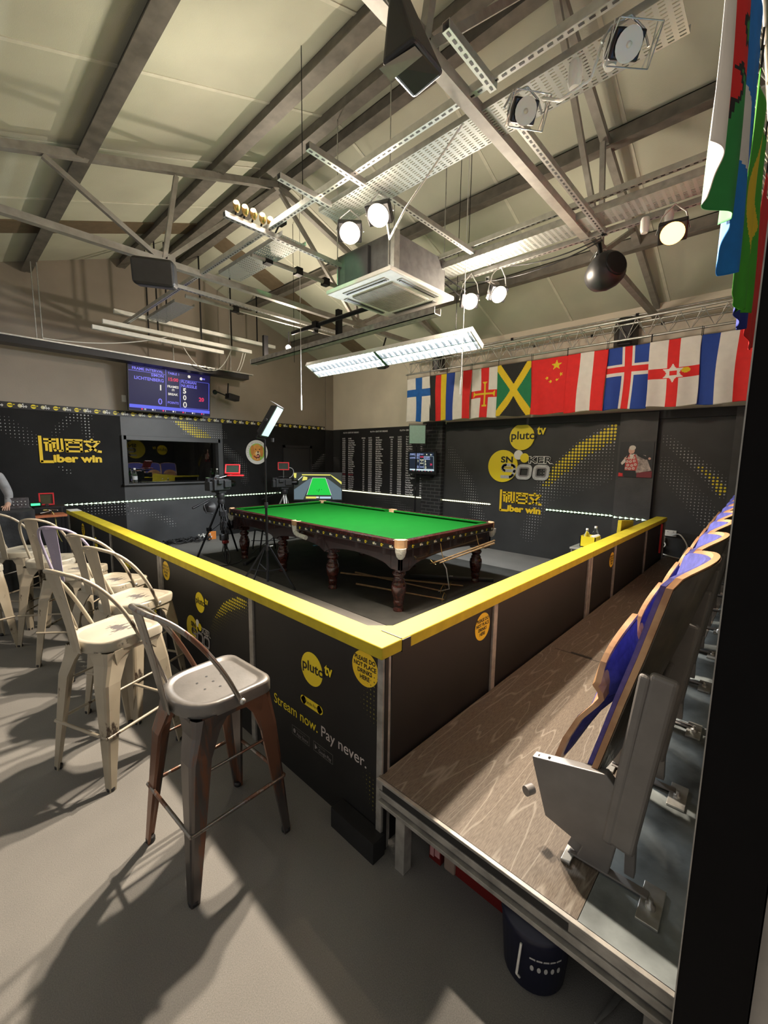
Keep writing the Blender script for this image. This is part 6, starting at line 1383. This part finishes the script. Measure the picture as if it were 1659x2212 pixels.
def person(base):
    b = Vector(base); o = thing('person', b, 'person in a grey hooded top leaning over the draped desk at the left edge', 'person')
    J = dict(pel=(0, 0, .98), sp=(.03, -.03, 1.16), ch=(.09, -.09, 1.34), nk=(.13, -.14, 1.48), hd=(.17, -.22, 1.60), hd2=(.18, -.25, 1.70),
             ls=(.0, .06, 1.42), le=(.05, .16, 1.16), lw=(.14, -.10, 1.06), rs=(.27, -.14, 1.41), re=(.34, -.22, 1.18), rw=(.30, -.42, 1.06),
             lh=(-.08, .06, .93), lk=(-.10, .04, .50), la=(-.12, .08, .09), lt=(-.08, -.08, .05), rh=(.09, -.04, .93), rk=(.11, -.06, .50), ra=(.12, .0, .09), rt=(.15, -.16, .05))
    RAD = dict(pel=.14, sp=.13, ch=.155, nk=.06, hd=.085, hd2=.075, ls=.075, le=.052, lw=.034, rs=.075, re=.052, rw=.034, lh=.09, lk=.062, la=.045, lt=.035, rh=.09, rk=.062, ra=.045, rt=.035)
    ED = [('pel', 'sp'), ('sp', 'ch'), ('ch', 'nk'), ('nk', 'hd'), ('hd', 'hd2'), ('ch', 'ls'), ('ls', 'le'), ('le', 'lw'), ('ch', 'rs'), ('rs', 're'), ('re', 'rw'), ('pel', 'lh'), ('lh', 'lk'), ('lk', 'la'), ('la', 'lt'), ('pel', 'rh'), ('rh', 'rk'), ('rk', 'ra'), ('ra', 'rt')]
    names_ = list(J); me = bpy.data.meshes.new('body'); V = [Vector(J[k]) for k in names_]; E_ = [(names_.index(a_), names_.index(c_)) for a_, c_ in ED]; RR = [RAD[k] for k in names_]
    # hands: palm plus five separate bent fingers
    for wr, dirv, side in (('lw', Vector((.25, -.9, -.25)), -1), ('rw', Vector((-.25, -.9, -.3)), 1)):
        w0 = Vector(J[wr]); dirv.normalize(); sd = dirv.cross(Vector((0, 0, 1))).normalized(); wi = names_.index(wr)
        pi_ = len(V); V.append(w0+dirv*.06); RR.append(.026); E_.append((wi, pi_))
        for k, (off, ln) in enumerate(((-.027, .062), (-.009, .074), (.009, .070), (.027, .056))):
            a0 = len(V); V.append(w0+dirv*.085+sd*off); RR.append(.010); E_.append((pi_, a0)); V.append(w0+dirv*(.085+ln*.55)+sd*off*1.15); RR.append(.008); E_.append((a0, a0+1)); V.append(w0+dirv*(.085+ln*.85)+sd*off*1.2-Vector((0, 0, .022))); RR.append(.007); E_.append((a0+1, a0+2))
        a0 = len(V); V.append(w0+dirv*.045+sd*.034*side); RR.append(.011); E_.append((pi_, a0)); V.append(w0+dirv*.075+sd*.058*side); RR.append(.009); E_.append((a0, a0+1))
    me.from_pydata([v+b-b for v in V], E_, []); ob = bpy.data.objects.new('body', me); COL.objects.link(ob); ob.parent = o
    sk = ob.modifiers.new('skin', 'SKIN')
    if not me.skin_vertices: 
        bm = bmesh.new(); bm.from_mesh(me); bm.verts.layers.skin.verify(); bm.to_mesh(me); bm.free()
    for sv, r_ in zip(me.skin_vertices[0].data, RR): sv.radius = (r_, r_)
    me.skin_vertices[0].data[0].use_root = True
    ob.modifiers.new('sub', 'SUBSURF').levels = 2; ob.modifiers['sub'].render_levels = 2
    dg = bpy.context.evaluated_depsgraph_get(); ev = bpy.data.meshes.new_from_object(ob.evaluated_get(dg)); ob.modifiers.clear(); ob.data = ev
    ev.materials.clear()
    for mm in (HOOD, JEAN, SKIN, BLKP): ev.materials.append(mm)
    rw_, lw_ = Vector(J['rw']), Vector(J['lw'])
    for p in ev.polygons:
        c = p.center; p.use_smooth = True
        p.material_index = 2 if (c.z > 1.50 or (c-rw_).length < .02 or (c.y < rw_.y-.0 and c.z < 1.2) or (c-lw_).length < .02 or ((c-(lw_+Vector((.03, -.10, -.03)))).length < .11)) else 3 if c.z < .12 else 1 if c.z < .95 else 0
    for nm, mt, pr, cc in (('hood', HOOD, [(.075, -.02), (.105, .02), (.10, .06), (.07, .08)], (.11, -.10, 1.44)),):
        m = MB(); m.lathe(pr, tuple(b+Vector(cc)), 20); m.build(nm, mt, o)
    m = MB(); m.lathe([(.0, .125), (.05, .115), (.085, .075), (.098, .02), (.096, -.03), (.088, -.05)], tuple(b+Vector((.17, -.205, 1.67))), 20); m.build('hair', HAIR, o)
    m = MB(); h = b+Vector((.18, -.25, 1.655))
    for s in (-1, 1): m.lathe([(.010, -.002), (.0, .008)], tuple(h+Vector((s*.03, -.078, .01))), 10, ax=(0, -1, 0))
    m.build('eyes', BLKP, o); MB().lathe([(.014, -.02), (.010, .012), (.0, .022)], tuple(h+Vector((0, -.08, -.02))), 10, ax=(0, -1, -.1)).build('nose', SKIN, o); MB().cbox(h+Vector((0, -.074, -.055)), (.045, .01, .008)).build('mouth', mat('lips', (.4, .15, .13), .5), o)
    for s in (-1, 1): MB().lathe([(.012, -.01), (.022, 0), (.012, .01)], tuple(h+Vector((s*.085, .01, 0))), 12, ax=(1, 0, 0)).build('ear', SKIN, o)
    return o
person((-7.04, -1.10, 0))

# ================================================================== SOCKETS, CABLES, FLOOR CLUTTER
for y, lab in ((-7.56, 'white double socket on the black wall at the end of the deck, left one'), (-7.72, 'white double socket on the black wall at the end of the deck, right one')):
    o = thing('power_socket', (0, y, .70), lab, 'socket'); MB().box((-.03, y-.073, .655), (-.001, y+.073, .742)).build('face_plate', WHITE, o, bevel=.006)
    for s in (-1, 1): MB().box((-.034, y+s*.035-.006, .715), (-.03, y+s*.035+.006, .73)).build('switch', GRV, o)
o = thing('plug', (-.06, -7.64, .58), 'white plug and adaptor hanging below the sockets', 'plug'); MB().cbox((-.05, -7.63, .60), (.05, .07, .09)).build('plug_body', WHITE, o, bevel=.01)
tag(MB().box((-.12, -7.66, .40), (-.02, -7.50, .52)).build('power_adaptor', BLKP, bevel=.01), 'black power adaptor on the deck below the white sockets', 'adaptor')
for pts, lab in (([(-.04, -7.75, .68), (-.10, -7.85, .70), (-.14, -7.95, .55), (-.16, -7.92, .41), (-.25, -8.2, .395), (-.25, -8.5, .395)], 'thick white cable looping from the sockets down to the deck'), ([(-.04, -7.62, .60), (-.08, -7.68, .52), (-.14, -7.62, .42), (-.30, -7.9, .395), (-.2, -8.1, .395)], 'thin white cable trailing under the sockets')):
    P = []
    for a_, b_, c_, d_ in zip([pts[0]]+pts, pts, pts[1:], pts[2:]+[pts[-1]]):
        a_, b_, c_, d_ = map(Vector, (a_, b_, c_, d_)); P += bez(b_, b_+(c_-a_)/6, c_-(d_-b_)/6, c_, 6)[:-1]
    P.append(Vector(pts[-1])); rod('cable', P, .009, WHITE, lab, 'cable', 7)
random.seed(3)
o = thing('cable_pile', (-3.85, -.22, 0), 'heap of black cables on the floor against the grey wall panel', 'cable pile'); m = MB()
for k in range(16):
    cx, cy = -4.0+random.uniform(-.25, .35), -.28+random.uniform(-.12, .12); rr = random.uniform(.10, .25)
    m.tube([Vector((cx+math.cos(t*.5+k)*rr*random.uniform(.9, 1.1), cy+math.sin(t*.5+k)*rr*.45, .015+random.uniform(0, .10)*(1-abs(cx+4)*1.5))) for t in range(13)], .009, 5)
tag(m.build('tangled_leads', BLKP, o), kind='stuff')
m = MB()
for k in range(12): m.cbox((-3.62+random.uniform(-.14, .12), -.25+random.uniform(-.08, .08), .02+random.uniform(0, .12)), (.03, .02, .045), Euler((random.random()*3, random.random()*3, 0)).to_matrix())
tag(m.build('white_plugs', WHITE, o), kind='stuff')
tag(MB().cbox((-3.50, -.30, .085), (.15, .03, .17), Euler((.25, 0, R(-20))).to_matrix()).build('orange_carton', ORANGE, bevel=.004), 'bright orange carton standing on the floor right of the cable heap', 'carton')
for i, pts in enumerate(([(-4.25, -2.5, .01), (-4.0, -2.2, .01), (-3.7, -1.3, .01), (-3.3, -.5, .01)], [(-3.6, -2.1, .01), (-3.2, -1.6, .01), (-2.6, -1.2, .01), (-2.3, -.8, .01)], [(-3.0, -1.0, .01), (-2.6, -1.5, .01), (-2.2, -1.4, .01), (-1.6, -1.2, .01)], [(-4.6, -2.3, .01), (-4.5, -2.6, .01), (-4.1, -2.7, .01), (-3.9, -2.3, .01)])):
    rod('cable', bez(*pts, 12), .008, BLKP, 'black cable running over the floor ' + ('from the camera tripod to the window wall', 'between the two camera tripods', 'beneath the television', 'looped round the foot of the camera tripod')[i], 'cable', 6)
tag(MB().beam((-4.1, -2.75, .03), (-3.75, -2.45, .03), .06, .05).build('cable_ramp', BLKP, bevel=.01), 'black strip box on the floor behind the camera tripod', 'box')
o = thing('step_stool', (-3.4, -1.95, 0), 'small black folding stool standing beside the far left table leg', 'stool')
MB().box((-3.35, -2.02, .36), (-3.10, -1.72, .39)).build('seat', BLKP, o, bevel=.008)
for x, y in ((-3.33, -2.00), (-3.12, -2.00), (-3.33, -1.74), (-3.12, -1.74)): MB().beam((x, y, .36), (x+(.06 if x > -3.2 else -.06), y, 0), .02, .02).build('leg', BLKP, o)
tag(MB().cbox((-2.35, -2.3, .012), (.10, .05, .02)).build('chalk_block', mat('pale_blue', (.12, .35, .6), .5), bevel=.004), 'pale blue object on the floor far under the table', 'block')
# wall behind the audience, met in the window's reflection
struct(MB().box((-6.1, -10.9, 0), (0, -10.8, 3.0)).build('wall_audience', WALLB))
fr = F((0, -10.8, 0), (-1, 0, 0), (0, 0, 1))
o = thing('wall_sign', (-.49, -10.79, 1.94), 'round yellow pluto sign on the wall behind the audience, seen reflected in the window', 'sign'); m = MB(); pluto(m, fr, .49, 1.94, .21, .004); m.build('lettered_disc', [YELV, DKV], o)
o = thing('wall_sign', (-1.54, -10.79, 1.95), 'yellow snooker sign on the wall behind the audience, seen reflected in the window', 'sign'); m = MB(); s900(m, fr, 1.54, 1.95, .38, .004); m.build('lettered_disc', [YELV, DKV, WHV, SILV, DKV], o)
